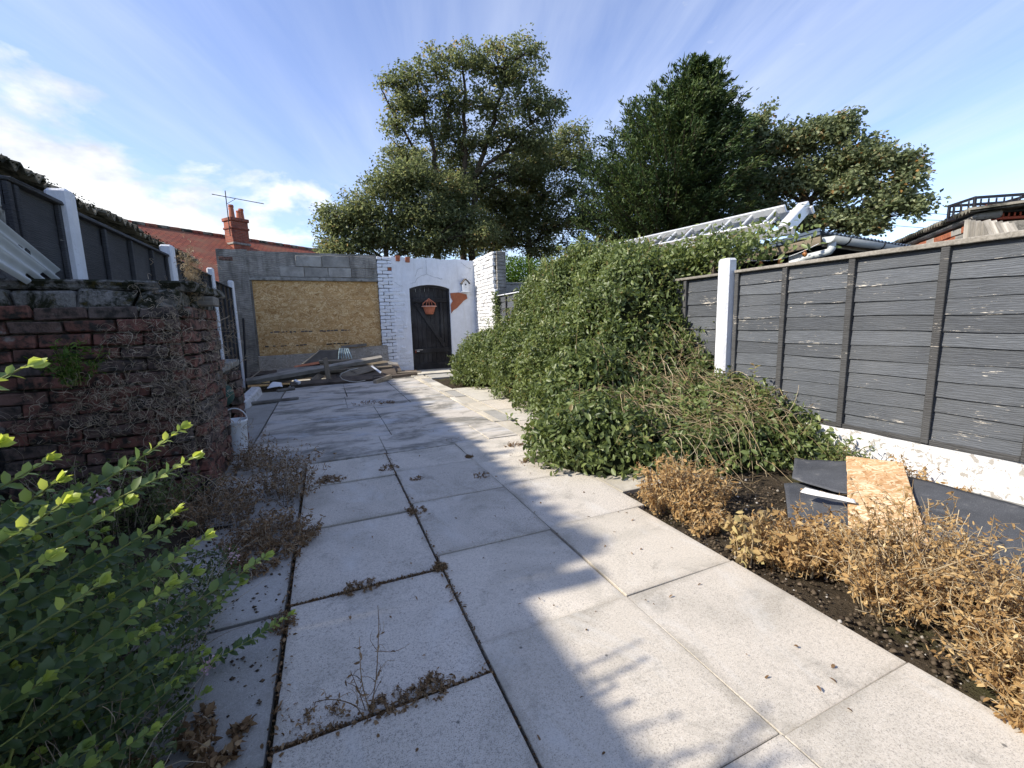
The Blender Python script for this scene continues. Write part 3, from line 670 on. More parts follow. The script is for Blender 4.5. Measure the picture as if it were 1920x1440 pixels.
# ================================================================== FENCES
def fence_board(L, h, t, amp, seed):
    """horizontal lap board, length along Y, uneven lower edge, thin at the top"""
    rg = np.random.default_rng(seed); n = 14; V = []; F = []; ph = rg.random(4)*6
    for i in range(n+1):
        y = -L/2+L*i/n; dz = amp*(math.sin(y*4+ph[0])+.6*math.sin(y*9+ph[1])); dx = .0025*math.sin(y*5+ph[2])
        V += [(0+dx, y, h/2), (t*.5+dx, y, h/2), (t+dx, y, -h/2+dz), (0+dx, y, -h/2+dz)]
    for i in range(n):
        for k in range(4): F.append((i*4+k, i*4+(k+1) % 4, i*4+4+(k+1) % 4, i*4+4+k))
    F += [(0, 1, 2, 3), (n*4+3, n*4+2, n*4+1, n*4)]
    return MB().add(V, F).mesh('board')
def panel(name, label, x, y0, y1, z0, z1, side, pitch, bm, tm, battens, group=None, cap=True, amp=.004, mid=(), capm=None):
    """lap panel in the plane x; side = +1 faces +X, -1 faces -X"""
    t = thing(name, label, 'fence panel', (x, (y0+y1)/2, z0), group)
    vs = [fence_board(y1-y0-.02, pitch+.028, .011, amp, k+int(y0*100) % 97) for k in range(4)]
    nz = int(round((z1-z0-.03)/pitch)); p = (z1-z0-.03)/nz
    for k in range(nz):
        o = obj('board', vs[k % 4], bm, t, loc=(x, (y0+y1)/2, z0+.02+p*(k+.5)), rot=(RNG.normal(0, .003), side*.05, 0 if side > 0 else math.pi))
    for yb in battens:
        ln = [z0+.005, z1-.03]
        MB().box((min(x+side*.012, x+side*.042), yb-.019, ln[0]), (max(x+side*.012, x+side*.042), yb+.019, ln[1]), .003, jit=.001).obj('batten', tm, t)
    for yb in (y0+.02, y1-.02): boxobj('edge_batten', (min(x+side*.012, x+side*.036), yb-.018, z0), (max(x+side*.012, x+side*.036), yb+.018, z1-.025), tm, t, .003)
    if cap:
        xs = sorted((x-side*.03, x+side*.05)); MB().box((xs[0], y0, z1-.022), (xs[1], y1, z1), .004, jit=.003).obj('capping', capm or tm, t)
    boxobj('bottom_rail', (min(x+side*.012, x+side*.03), y0+.04, z0-.002), (max(x+side*.012, x+side*.03), y1-.04, z0+.03), tm, t, .003)
    return t
def post(name, label, x, y, z1, mt, w_=.10, group=None, cham=.018):
    o = MB().box((x-w_/2, y-w_/2, -.05), (x+w_/2, y+w_/2, z1), cham, jit=.002).obj(name, mt); return tag(o, label, 'post', group)
# right: black panels over white gravel boards
FX = 3.34
GR = 'black fence panels along the right boundary'
panel('lap_fence', 'weathered black lap fence panel beside the white post, pale paint loss', FX, .91, 2.74, .25, 1.445, -1, .098, 'black_fence', 'black_batten', [2.29, 1.825, 1.346], GR, capm='grey_wood')
panel('lap_fence', 'black fence panel at the right edge of the picture', FX, -1.03, .80, .25, 1.43, -1, .098, 'black_fence', 'black_batten', [.40, -.1, -.55], GR, capm='grey_wood')
panel('lap_fence', 'black fence panel half hidden behind the green climber, left of white post', FX, 2.88, 4.70, .22, 1.44, -1, .122, 'black_fence', 'black_batten', [3.30, 3.8, 4.25], GR, capm='grey_wood', amp=.002)
panel('lap_fence', 'far dark fence panel between the climber and white wall stub', 3.42, 6.80, 8.56, .3, 1.62, -1, .13, 'black_fence', 'black_batten', [7.25, 7.68, 8.1], GR, capm='white_post')
post('fence_post', 'white concrete fence post in the right fence, climber at its foot', FX-.045, 2.81, 1.555, 'white_post', .115)
post('fence_post', 'white concrete post at far end of right fence beside the climber', FX+.03, 6.72, 1.85, 'white_post', .11)
post('fence_post', 'white concrete post against the white wall stub by the gate', FX+.03, 8.60, 1.75, 'white_flaking', .09)
post('fence_post', 'white concrete fence post beyond the right picture edge', FX-.01, .855, 1.5, 'white_post', .11)
for y0, y1, lb in [(.91, 2.76, 'white painted gravel board under the weathered black fence panel'), (-1.03, .80, 'white gravel board under the fence panel at the right edge'), (2.87, 6.66, 'white gravel board buried behind the climber')]:
    o = rough_box('gravel_board', (y0, 0, -.05), (y1, .05, .245), 'white_flaking', None, .1, .006)
    o.rotation_euler = (0, 0, -math.pi/2); o.location = (FX-.035, 0, 0); 
    for v in o.data.vertices: v.co.x *= -1
    o.data.flip_normals(); tag(o, lb, 'gravel board')
# plinth of white concrete at the fence foot
o = boxobj('plinth', (3.16, .3, -.06), (3.30, 2.1, .035), 'concrete', None, .02, jit=.006); tag(o, 'rough concrete plinth strip at the foot of the right gravel board', 'plinth')
# left fence
LX = -1.50; ZL = 1.86; GL = 'dark fence panels along the left boundary'
ys = [3.80, 5.85, 7.78, 9.32]
panel('lap_fence', 'dark fence panel at the left edge behind the leaning corrugated sheets', LX, 3.23, 3.75, .05, ZL+.02, 1, .155, 'dark_fence', 'dark_fence', [3.3], GL)
panel('lap_fence', 'dark fence panel with four bays between two white left posts', LX, 3.87, 5.79, .05, ZL, 1, .155, 'dark_fence', 'dark_fence', [4.33, 4.82, 5.32], GL)
panel('lap_fence', 'dark left fence panel behind the dry seed head', LX, 5.92, 7.72, .05, ZL, 1, .155, 'dark_fence', 'dark_fence', [6.37, 6.82, 7.27], GL)
panel('lap_fence', 'brown black fence panel at the far end, against the grey garage pillar', LX, 7.86, 9.25, .05, 1.80, 1, .12, 'dark_wood', 'dark_fence', [8.2, 8.55, 8.9], GL)
panel('lap_fence', 'dark left fence panel beside the green shrub, left of the picture edge', LX-.16, 1.70, 2.92, .05, ZL-.05, 1, .155, 'dark_fence', 'dark_fence', [2.0, 2.45], GL)
panel('lap_fence', 'nearest dark left fence panel, level with the camera', LX-.16, -.85, 1.58, .05, 1.64, 1, .155, 'dark_fence', 'dark_fence', [-.4, .05, .5], GL)
for y, lb in zip(ys, ['nearest white concrete post of the left fence, beside corrugated sheets', 'second white concrete post of the left fence', 'thin white post of the left fence beside the dry seed head', 'farthest white post of the left fence beside the garage pillar']):
    post('fence_post', lb, LX+.02, y, 1.965 if y < 8 else 1.93, 'white_post', .115 if y < 7 else .09)
post('fence_post', 'white left fence post beyond the left picture edge', LX-.15, 1.64, 1.90, 'white_post', .115)
o = MB().tube([(-1.36, 8.9, 0), (-1.33, 9.0, .7), (-1.31, 9.05, 1.25)], .018, 8).obj('leaning_pole', 'black_plastic'); tag(o, 'black pole leaning near the far end of the left fence', 'pole')
o = MB().box((-1.14, 6.6, -.03), (-1.02, 8.0, .13), .02, jit=.012).obj('low_kerb', 'white_flaking'); tag(o, 'low crumbling white painted kerb below the left fence near the junk pile', 'kerb')
# ================================================================== LEFT: neighbour's garage with fibre-cement roof behind the fence
ng = thing('neighbour_garage', 'low garage behind the left fence with mossy corrugated roof edge', 'garage', (-3.5, 6, 0))
boxobj('wall', (-5.2, 1.85, -.05), (-2.14, 9.6, 2.25), 'concrete', ng, .01)
for y in np.arange(1.9, 9.2, .46): boxobj('block', (-2.14+.0, y, 2.0), (-2.128, y+.45, 2.225), 'concrete_block', ng, .003, jit=.002)
for k in range(7): boxobj('brick', (-2.14, 5.1+.75*k, 2.15), (-2.12, 5.2+.75*k, 2.22), 'brick_orange', ng, .003)
V = []; F = []; ny = 420; y0, y1 = 1.8, 9.7
for j, (x, z) in enumerate([(-2.03, 2.30), (-3.6, 2.74)]):
    for i in range(ny+1):
        y = y0+(y1-y0)*i/ny; dz = .027*math.cos(2*math.pi*y/.146)+.012*math.sin(y*3.1)+(.01*math.sin(y*23) if j == 0 else 0); dx = .03*math.sin(int(y/1.0)*2.3) if j == 0 else 0
        V += [(x+dx, y, z+dz+.012), (x+dx, y, z+dz-.012)]
W = 2*(ny+1)
for i in range(ny):
    a, b = 2*i, 2*i+2
    F += [(a, b, W+b, W+a), (a+1, W+a+1, W+b+1, b+1), (a, a+1, b+1, b), (W+a, W+b, W+b+1, W+a+1)]
MB().add(V, F).obj('corrugated_roof', 'fibre_cement', ng)
mo = []                                                       # moss cushions on the roof edge
P = np.stack([RNG.uniform(-2.08, -1.99, 900), RNG.uniform(1.9, 9.6, 900), np.full(900, 2.30)], 1); P[:, 2] += RNG.uniform(-.01, .035, 900)
stuff('moss', leaf_np(P, rdir(900)*[1, 1, .4], rdir(900)+[0, 0, 1], RNG.uniform(.012, .028, 900), RNG.uniform(.012, .028, 900), RNG.random(900)*.5), 'vine_core', ng)
# corrugated sheets leaning behind the bunker
for k in range(3):
    mb = MB(); V = []; F = []; nn = 40; wdt = .085
    A = at(-30, 392+k*30, X=-1.455+.012*k); B = at(104-k*28, 502, X=-1.455+.012*k)
    ax = norm(B-A); nm_ = norm(np.array([1., 0, 0])-ax*ax[0]); sd_ = np.cross(ax, nm_); sd_ = sd_ if sd_[2] < 0 else -sd_
    for i in range(nn+1):
        u = i/nn*wdt; h_ = .012*math.cos(2*math.pi*u/.064)
        for e in (A-ax*.02, B+ax*.02):
            q = e + sd_*u + nm_*h_; V += [q, q+nm_*.002]
    for i in range(nn):
        a = 4*i; F += [(a, a+4, a+6, a+2), (a+1, a+3, a+7, a+5)]
    tag(mb.add(V, F).obj('corrugated_sheet', 'upvc_grey', None, True), ['topmost grey corrugated plastic sheet leaning at the left edge', 'middle grey corrugated plastic sheet leaning at the left edge', 'lowest grey corrugated plastic sheet leaning at the left edge'][k], 'corrugated sheet', 'leaning corrugated sheets')

# ================================================================== LEFT: brick bunker with mossy lid, and low wall with coping
def brick_wall(parent, axis, fixed, a0, a1, z0, z1, out, mt='brick', first=0):
    """courses of separate bricks on a face; axis = direction of run ('x' or 'y'); out = outward sign"""
    z = z0; r = first
    while z < z1-.03:
        a = a0-(0 if r % 2 else .11)
        while a < a1-.02:
            b0, b1 = max(a, a0), min(a+.225, a1)
            if b1-b0 > .03:
                L = b1-b0-.011; me = MB().box((-L/2, -.05, -.0325), (L/2, .012, .0325), .006, jit=.0035).mesh('brick'); d = RNG.normal(0, .004)
                if axis == 'x': obj('brick', me, mt, parent, loc=((b0+b1)/2, fixed+out*d, z+.0375), rot=(RNG.normal(0, .02), RNG.normal(0, .012), RNG.normal(0, .02) + (0 if out < 0 else math.pi)))
                else: obj('brick', me, mt, parent, loc=(fixed+out*d, (b0+b1)/2, z+.0375), rot=(RNG.normal(0, .012), RNG.normal(0, .02), RNG.normal(0, .02) + (-math.pi/2 if out < 0 else math.pi/2)))
            a += .225
        z += .075; r += 1
bk = thing('brick_bunker', 'dark red brick bunker with mossy stone band and heavy mossy lid', 'bunker', (-1.15, 3.55, 0))
boxobj('core', (-1.64, 3.195, -.05), (-.82, 4.0, 1.17), 'mortar', bk, .004)
me = MB
def bw_x(y): brick_wall(bk, 'x', y, -1.64, -.79, 0, 1.17, -1)
# bricks on the front: outward is -Y
bw_x(3.18)
brick_wall(bk, 'y', -.80, 3.25, 4.0, 0, 1.17, 1)
for k, (x0, x1) in enumerate([(-1.70, -1.505), (-1.50, -1.245), (-1.24, -.985), (-.98, -.765)]): MB().box((x0+.004, 3.14, 1.178), (x1-.004, 3.42, 1.285), .016, jit=.010).obj('stone', 'mossy_stone', bk)
MB().box((-1.02, 3.43, 1.178), (-.77, 4.02, 1.285), .016, jit=.008).obj('stone', 'mossy_stone', bk)
MB().box((-1.72, 3.20, 1.290), (-.70, 4.08, 1.345), .012, jit=.008).obj('lid', 'mossy_stone', bk)
boxobj('lid_board', (-.90, 3.50, 1.215), (-.665, 3.66, 1.275), 'grey_wood', bk, .006)
lw = thing('low_brick_wall', 'low red brick wall with concrete coping running back from the bunker', 'wall', (-.9, 4.3, 0))
boxobj('core', (-1.08, 4.42, -.05), (-.83, 4.70, .69), 'mortar', lw, .004)
brick_wall(lw, 'y', -.80, 4.44, 4.72, 0, .70, 1); brick_wall(lw, 'x', 4.42, -1.06, -.81, 0, .70, -1)
MB().box((-1.12, 3.94, .705), (-.76, 4.78, .775), .010, jit=.006).obj('coping', 'concrete', lw)
# green ball-shaped float in the recess, white bucket beside the wall
V = []; nb = 16
mbf = MB(); rows = 10
for j in range(rows+1):
    th = math.pi*j/rows; dent = 1-.10*math.exp(-((j-3)/1.5)**2)
    for k in range(nb): ph = 2*math.pi*k/nb; V.append((-.84+.085*dent*math.sin(th)*math.cos(ph), 4.335+.085*dent*math.sin(th)*math.sin(ph), .50+.10*math.cos(th)))
F = [(j*nb+k, j*nb+(k+1) % nb, (j+1)*nb+(k+1) % nb, (j+1)*nb+k) for j in range(rows) for k in range(nb)]
fl = thing('float_ball', 'dark green plastic float on a rod in the recess of the low brick wall', 'float', (-.84, 4.335, .4))
mbf.add(V, F).obj('ball', 'green_plastic', fl, True); MB().tube([(-.84, 4.335, .41), (-.86, 4.34, .2), (-.9, 4.34, .0)], .006, 6).obj('rod', 'dark_metal', fl)
bu = thing('bucket', 'upright white plastic bucket with pale handle beside the low brick wall', 'bucket', (-.755, 4.22, 0))
V = []; F = []; pr = [(.0, .004), (.072, .004), (.075, .02), (.085, .27), (.092, .275), (.092, .295), (.084, .295), (.072, .03), (.0, .03)]; nb = 22
BC = np.array([-.755, 4.22, 0])
for (r_, z_) in pr:
    for k in range(nb): V.append((BC[0]+r_*math.cos(2*math.pi*k/nb), BC[1]+r_*math.sin(2*math.pi*k/nb), z_))
F = [(j*nb+k, j*nb+(k+1) % nb, (j+1)*nb+(k+1) % nb, (j+1)*nb+k) for j in range(len(pr)-1) for k in range(nb)]
MB().add(V, F).obj('pail', 'white_plastic', bu, True)
MB().tube([BC+[-.09*math.cos(a), -.02*math.sin(a), .285+.11*math.sin(a)] for a in np.linspace(0, math.pi, 14)], .005, 6).obj('handle', 'white_plastic', bu, True)

# ================================================================== HOUSE beyond the left corner
hs = thing('brick_house', 'house with red tiled roof and brick chimney beyond the garage', 'house', (-4, 26, 0))
A = np.array(at(238, 419, Z=5.6)); B = np.array(at(592, 471, Z=5.6)); ax = norm(B-A); A = A-ax*1.2; B = B+ax*.6
down = np.array([ax[1], -ax[0], 0]);  down = down if down[1] < 0 else -down
L = float(np.linalg.norm(B-A)); run, drop = 4.6, 2.7
# roof object built along its own axes so the tile courses follow the slope
def roof_plane(s, nm):
    d = down*s; sl = norm(d*run + np.array([0, 0, -drop])); nlen = math.hypot(run, drop); R = Matrix((Vector(ax), Vector(sl), Vector(np.cross(ax, sl)))).transposed()
    me_ = MB().box((0, 0, -.05 if s > 0 else -.05), (L, nlen, .05), .01).mesh(nm); return obj(nm, me_, 'roof_tiles', hs, loc=A, rot=R)
rp = roof_plane(1, 'roof_slope'); roof_plane(-1, 'roof_slope')
for k in range(int(L/.45)):
    p0 = A+ax*(k*.45+.01); p1 = A+ax*(k*.45+.44); MB().tube([p0+[0, 0, .02], p1+[0, 0, .03]], .13, 8).obj('ridge_tile', 'fibre_cement' if k % 2 else 'roof_tiles', hs)
c0 = A+down*(run-.5); mbh = MB()
Q = [A+down*(run-.4), B+down*(run-.4), B-down*(run-.4), A-down*(run-.4)]
mbh.add([(*q[:2], 0) for q in Q]+[(*q[:2], 3.1) for q in Q]+[(*A[:2], 5.5), (*B[:2], 5.5)], [(0, 1, 5, 4), (2, 3, 7, 6), (1, 2, 6, 9, 5), (3, 0, 4, 8, 7)]).obj('wall', 'far_brick', hs)
MB().tube([A+down*(run+.08)+[0, 0, -drop-.05], B+down*(run+.08)+[0, 0, -drop-.05]], .06, 8).obj('gutter', 'black_plastic', hs)
# chimney
cb = at(446, 455, D=float(np.linalg.norm(at(435, 441, Z=5.6)))-.2); cx = np.array([cb[0], cb[1], 0])
def cbx(nm, w1, w2, z0, z1, mt, c=.02, dx=0., dy=0.):
    me_ = MB().box((-w1/2+dx, -w2/2+dy, z0), (w1/2+dx, w2/2+dy, z1), c).mesh(nm); R = Matrix((Vector(ax), Vector(-down), Vector((0, 0, 1)))).transposed(); return obj(nm, me_, mt, hs, loc=cx, rot=R)
cbx('chimney_stack', .78, .70, 4.7, 6.22, 'far_brick'); cbx('chimney_band', .86, .78, 5.85, 5.95, 'far_brick'); cbx('chimney_cap', .88, .80, 6.22, 6.38, 'far_brick'); cbx('lead_flashing', .86, .78, 5.12, 5.22, 'concrete')
for dx, dy, h_ in [(-.25, -.2, .58), (-.04, .2, .55), (.10, -.16, .38), (.27, -.08, .52)]:
    p = cx + ax*dx - down*dy; MB().tube([p+[0, 0, 6.35], p+[0, 0, 6.38+h_*.8], p+[0, 0, 6.38+h_*.84], p+[0, 0, 6.38+h_]], [.13, .10, .12, .11], 10).obj('chimney_pot', 'terracotta', hs)
ae = thing('tv_aerial', 'thin metal television aerial on the brick chimney', 'aerial', tuple(cx+[0, 0, 6.0]))
pm_ = cx-ax*.46+down*.25; top = pm_+[0, 0, 7.55]; MB().tube([pm_+[0, 0, 5.5], top], .022, 6).obj('mast', 'dark_metal', ae)
bd_ = norm(ax*.9+down*.3); MB().tube([top-bd_*.55+[0, 0, -.25], top+bd_*1.6+[0, 0, -.35]], .018, 5).obj('boom', 'dark_metal', ae)
for k in range(8):
    q = top+bd_*(-.45+k*.27)+[0, 0, -.26-.01*k]; e = np.array([-bd_[1], bd_[0], .25])*.42; MB().tube([q-e, q+e], .012, 4).obj('element', 'dark_metal', ae)
MB().tube([pm_+[0, 0, 6.6], top+[0, 0, -.6], top+bd_*.4+[0, 0, -.3]], .012, 4).obj('stay', 'dark_metal', ae)

# ================================================================== RIGHT: neighbour's shed, ladder, brick outhouse, crates
shd = thing('neighbour_shed', 'brown shed behind the right fence with blue steel roof and grey gutter', 'shed', (5, 3.4, 0))
E1 = at(1548, 446, X=3.95); E0 = at(1385, 488, X=4.6)           # roof corner over the fence, far fascia end
boxobj('wall', (4.09, 2.80, -.05), (6.6, 4.55, 1.47), 'red_brown_wood', shd, .01)
for k in range(5): boxobj('wall_board', (4.07, 2.78, .50+.2*k), (6.62, 4.57, .50+.2*k+.185), 'red_brown_wood', shd, .004)
boxobj('wall_corner', (4.0, 2.60, -.03), (4.20, 2.75, 1.60), 'white_post', shd, .006)
K = np.array([3.98, 2.44, 1.685]); gd = norm(np.array([1.98, .24, 0.])); bd2 = norm(np.array([-.08, .99, -.10])); hz = np.array([0, 0, 1.])
V = []; F = []; ny = 130
for t_ in (-.03, 2.3):
    for i in range(ny+1):
        q = K+gd*(-.06+3.2*i/ny)+bd2*t_*np.array([1, 1, 1])+hz*(.052+.013*math.cos(2*math.pi*(3.2*i/ny)/.076)); V += [q, q-hz*.004]
W = 2*(ny+1)
for i in range(ny):
    a, b = 2*i, 2*i+2; F += [(a, b, W+b, W+a), (a+1, W+a+1, W+b+1, b+1), (a, a+1, b+1, b)]
MB().add(V, F).obj('roof_sheet', 'blue_steel', shd)
plank('bargeboard', K-hz*.005-gd*.03, K+bd2*2.3-gd*.03-hz*.005, .020, .085, 'old_wood', shd, up=(0, 0, 1)); plank('flashing', K-gd*.05+hz*.062, K+bd2*2.3-gd*.05+hz*.062, .012, .055, 'blue_steel', shd, up=(0, 0, 1))
plank('fascia', K-hz*.015, K+gd*3.1-hz*.015, .018, .09, 'grey_wood', shd, up=(0, 0, 1))
V = []; F = []; nn = 9; r_ = .05; yv = np.array([gd[1], -gd[0], 0])
for s_ in (-.04, 3.1):
    for rr2 in (r_, r_-.005):
        for k in range(nn+1): a = math.pi*k/nn; V.append(K+gd*s_+yv*(.062-rr2*math.cos(a))+hz*(.010-rr2*math.sin(a)))
KK = 2*(nn+1)
for k in range(nn): F += [(k, k+1, KK+k+1, KK+k), (nn+1+k, KK+nn+1+k, KK+nn+2+k, nn+2+k), (k, nn+1+k, nn+2+k, k+1), (KK+k, KK+k+1, KK+nn+2+k, KK+nn+1+k)]
MB().add(V, F).obj('gutter', 'upvc_grey', shd, True)
MB().add([K+gd*-.042+yv*(.062-.05*math.cos(math.pi*k/8))+hz*(.010-.05*math.sin(math.pi*k/8)) for k in range(9)]+[K+gd*-.036+yv*(.062-.05*math.cos(math.pi*k/8))+hz*(.010-.05*math.sin(math.pi*k/8)) for k in range(9)], [tuple(range(9)), tuple(range(9, 18))[::-1]]+[(k, k+9, (k+1) % 9+9, (k+1) % 9) for k in range(9)]).obj('gutter_end', 'upvc_grey', shd)
for s_ in (.22, .9, 1.6): MB().tube([K+gd*s_+yv*(.062-.056*math.cos(a))+hz*(.010-.056*math.sin(a)) for a in np.linspace(0, math.pi, 9)], .006, 5).obj('gutter_bracket', 'dark_metal', shd)
p0 = K+gd*.02+yv*.062
MB().tube([p0-hz*.03, p0-hz*.085, p0-hz*.108+[-.01, .012, 0], p0-hz*.118+[-.03, .05, 0], p0-hz*.135+[-.06, .17, 0], p0-hz*.145+[-.066, .195, 0], p0-hz*.17+[-.068, .205, 0], p0-hz*1.5+[-.068, .205, 0]], .030, 10).obj('downpipe', 'upvc_grey', shd, True)
# festoon lights under the shed eave
fsl = thing('festoon_lights', 'string of small amber bulbs hanging under the shed eave', 'string lights', (3.72, 3.0, 1.5))
P = [at(1385+t*150, 487-30*t+14*math.sin(math.pi*t), X=3.84) for t in np.linspace(0, 1, 12)]; MB().tube(P, .003, 4).obj('cable', 'white_plastic', fsl)
for t in (.28, .52, .83):
    q = at(1385+t*150, 487-30*t+14*math.sin(math.pi*t), X=3.84); MB().tube([q, q-[0, 0, .012], q-[0, 0, .03], q-[0, 0, .05], q-[0, 0, .056]], [.006, .012, .021, .014, .004], 8).obj('bulb', 'amber_glass', fsl, True)
# ladder lying over the shed roof (two nested sections)
ld = thing('ladder', 'long white aluminium extension ladder lying on the shed roof', 'ladder', (4.1, 3.8, 1.9))
L0 = at(1150, 480, X=4.0); L1 = at(1508, 412, X=4.25); la = norm(L1-L0); L0 = L0-la*.1
sv = np.array([.80, -.1, .58]); sv = norm(sv-la*np.dot(sv, la)); up_ = np.cross(la, sv); up_ = up_ if up_[2] > 0 else -up_
for sec, (off, sh_, wd_) in enumerate([(0, 0, .36), (.085, -.22, .30)]):
    for s_ in (-.5, .5):
        a = L0+sv*wd_*s_+up_*(off)+la*sh_; b = L1+sv*wd_*s_+up_*off+la*sh_
        plank('rail', a, b, .026, .075, 'aluminium', ld, up=tuple(up_), c=.004)
    for k in range(11):
        q = L0+(L1-L0)*((k+.6)/11)+up_*off+la*sh_; MB().tube([q-sv*(wd_/2+.002), q+sv*(wd_/2+.002)], .014, 8).obj('rung', 'aluminium', ld)
        for s_ in (-.5,): e = q+sv*(wd_*s_-.0135); MB().tube([e-sv*.004, e+sv*.001], .017, 8).obj('rung_end', 'dark_metal', ld)
q = L1-la*.08; MB().box((-.05, -.2, -.05), (.05, .2, .06), .006, R=np.stack([la, sv, up_], 1), T=q+up_*.03).obj('end_bracket', 'aluminium', ld)
# brick outhouse
oh = thing('brick_outhouse', 'old brick outhouse behind the shed with dark corrugated roof edge', 'outhouse', (7.5, 2.9, 0))
OA = at(1640, 447, X=8.3); OB = at(1808, 452, X=6.3)
wz = 2.02; pA = np.array([8.6, 4.35, 0]); pB = np.array([6.25, 2.33, 0]); dax = norm(pB-pA); dn = np.array([-dax[1], dax[0], 0]); dn = dn if dn[0] < 0 else -dn; LL = float(np.linalg.norm(pB-pA))
Ro = Matrix((Vector(dax), Vector(-dn), Vector((0, 0, 1)))).transposed()
obj('wall_core', MB().box((0, .02, -.05), (LL, 2.2, 1.93), .01).mesh('wall_core'), 'mortar', oh, loc=pA, rot=Ro)
zc_ = 1.2; r_ = 0
while zc_ < 1.94:
    a = -.11*(r_ % 2)
    while a < LL-.03:
        b0, b1 = max(a, 0), min(a+.225, LL); p = pA+dax*(b0+b1)/2; 
        if b1-b0 > .05: obj('brick', MB().box((-(b1-b0)/2+.005, -.012, -.0325), ((b1-b0)/2-.005, .05, .0325), .005, jit=.003).mesh('brick'), 'brick_orange' if (r_+int(a*5)) % 3 else 'concrete_block', oh, loc=(p[0], p[1], zc_+.0375), rot=Ro)
        a += .225
    zc_ += .075; r_ += 1
obj('mortar_fillet', MB().box((-.02, -.03, 1.965), (LL+.03, .2, 2.045), .02, jit=.012).mesh('mortar_fillet'), 'concrete', oh, loc=pA, rot=Ro)
V = []; F = []; n2 = 140
for j, (yy, zz) in enumerate([(-.09, 2.06), (2.3, 2.18)]):
    for i in range(n2+1): u = -.1+(LL+.2)*i/n2; V += [(u, yy, zz+.02*math.cos(2*math.pi*u/.075)+.012), (u, yy, zz+.02*math.cos(2*math.pi*u/.075)-.012)]
W = 2*(n2+1)
for i in range(n2): a, b = 2*i, 2*i+2; F += [(a, b, W+b, W+a), (a+1, W+a+1, W+b+1, b+1), (a, a+1, b+1, b)]
obj('corrugated_roof', MB().add(V, F).mesh('corrugated_roof'), 'fibre_cement', oh, loc=pA, rot=Ro)
# slatted pallet pieces leaning at the end of the outhouse
pl_ = thing('pallet', 'grey wooden pallet standing on edge in front of the stacked crates', 'pallet', tuple(at(1830, 440, X=5.9)))
for k in range(5): a = at(1812+9*k, 452, X=5.9+.0*k); b = at(1815+9*k, 412+1*k, X=5.9); plank('slat', a-[0, 0, .35], b, .045, .015, 'grey_wood', pl_, up=(-.8, -.5, 0))
a = at(1808, 417, X=5.95); b = at(1860, 420, X=5.95)
pl2 = thing('slat_bundle', 'bundle of pale slats leaning beside the crates above the right fence', 'slats', tuple(at(1880, 435, X=5.8)))
for k in range(5): plank('slat', at(1850+11*k, 413+1.5*k, X=5.75), at(1884+11*k, 452, X=5.6)-[0, 0, .12], .05, .015, 'grey_wood', pl2, up=(-.8, -.5, 0))
# crates
def crate(nm, label, c, sx, sy, sz, mt, rz):
    t = thing(nm, label, 'crate', tuple(c)); R = Matrix.Rotation(rz, 3, 'Z')
    def bar(part, lo, hi): obj(part, MB().box(lo, hi, .003).mesh(part), mt, t, loc=c, rot=R)
    for sx_ in (-1, 1):
        for sy_ in (-1, 1): x, y = sx_*(sx/2-.012), sy_*(sy/2-.012); bar('corner_post', (x-.012, y-.012, 0), (x+.012, y+.012, sz))
    for z_ in (0, sz-.028):
        for s_ in (-1, 1): bar('rim', (-sx/2+.025, s_*(sy/2-.008)-.006, z_), (sx/2-.025, s_*(sy/2-.008)+.006, z_+.028)); bar('rim', (s_*(sx/2-.008)-.006, -sy/2+.025, z_), (s_*(sx/2-.008)+.006, sy/2-.025, z_+.028))
    for k in range(7):
        x = -sx/2+.03+(sx-.06)*(k+.5)/7
        for s_ in (-1, 1): bar('slat', (x-.009, s_*(sy/2-.008)-.003, .03), (x+.009, s_*(sy/2-.008)+.003, sz-.03))
    for s_ in (-1, 1):
        bar('rail', (-sx/2+.025, s_*(sy/2-.008)-.0045, sz*.52), (sx/2-.025, s_*(sy/2-.008)+.0045, sz*.52+.02))
        for k in range(3): y = -sy/2+.03+(sy-.06)*(k+.5)/3; bar('slat', (s_*(sx/2-.008)-.003, y-.012, .03), (s_*(sx/2-.008)+.003, y+.012, sz-.03))
    bar('floor', (-sx/2+.02, -sy/2+.02, .0), (sx/2-.02, sy/2-.02, .012))
crz = math.atan2(-dax[0], dax[1])+.25
cpos = at(1852, 408, X=6.55)
crate('bottle_crate', 'red plastic bottle crate under the black one on the outhouse roof', np.array([cpos[0]+.05, cpos[1]-.05, cpos[2]-.055]), .40, .30, .16, 'red_plastic', crz)
crate('bottle_crate', 'black openwork plastic crate stacked on top above the right fence', np.array([cpos[0], cpos[1], cpos[2]+.01]), .52, .36, .18, 'black_plastic', crz)
# overhead wires beyond the right trees
for k, (ya_, yb_) in enumerate([(392, 402), (408, 404), (420, 430)]):
    P = [at(1640+t*420, ya_+(yb_-ya_)*t+8*math.sin(math.pi*t), D=30) for t in np.linspace(0, 1, 14)]
    tag(MB().tube(P, .012, 4).obj('overhead_wire', 'dark_metal'), ['upper thin overhead wire in the sky at right', 'middle thin overhead wire in the sky at right', 'lowest thin overhead wire in the sky at right'][k], 'wire', 'overhead wires')
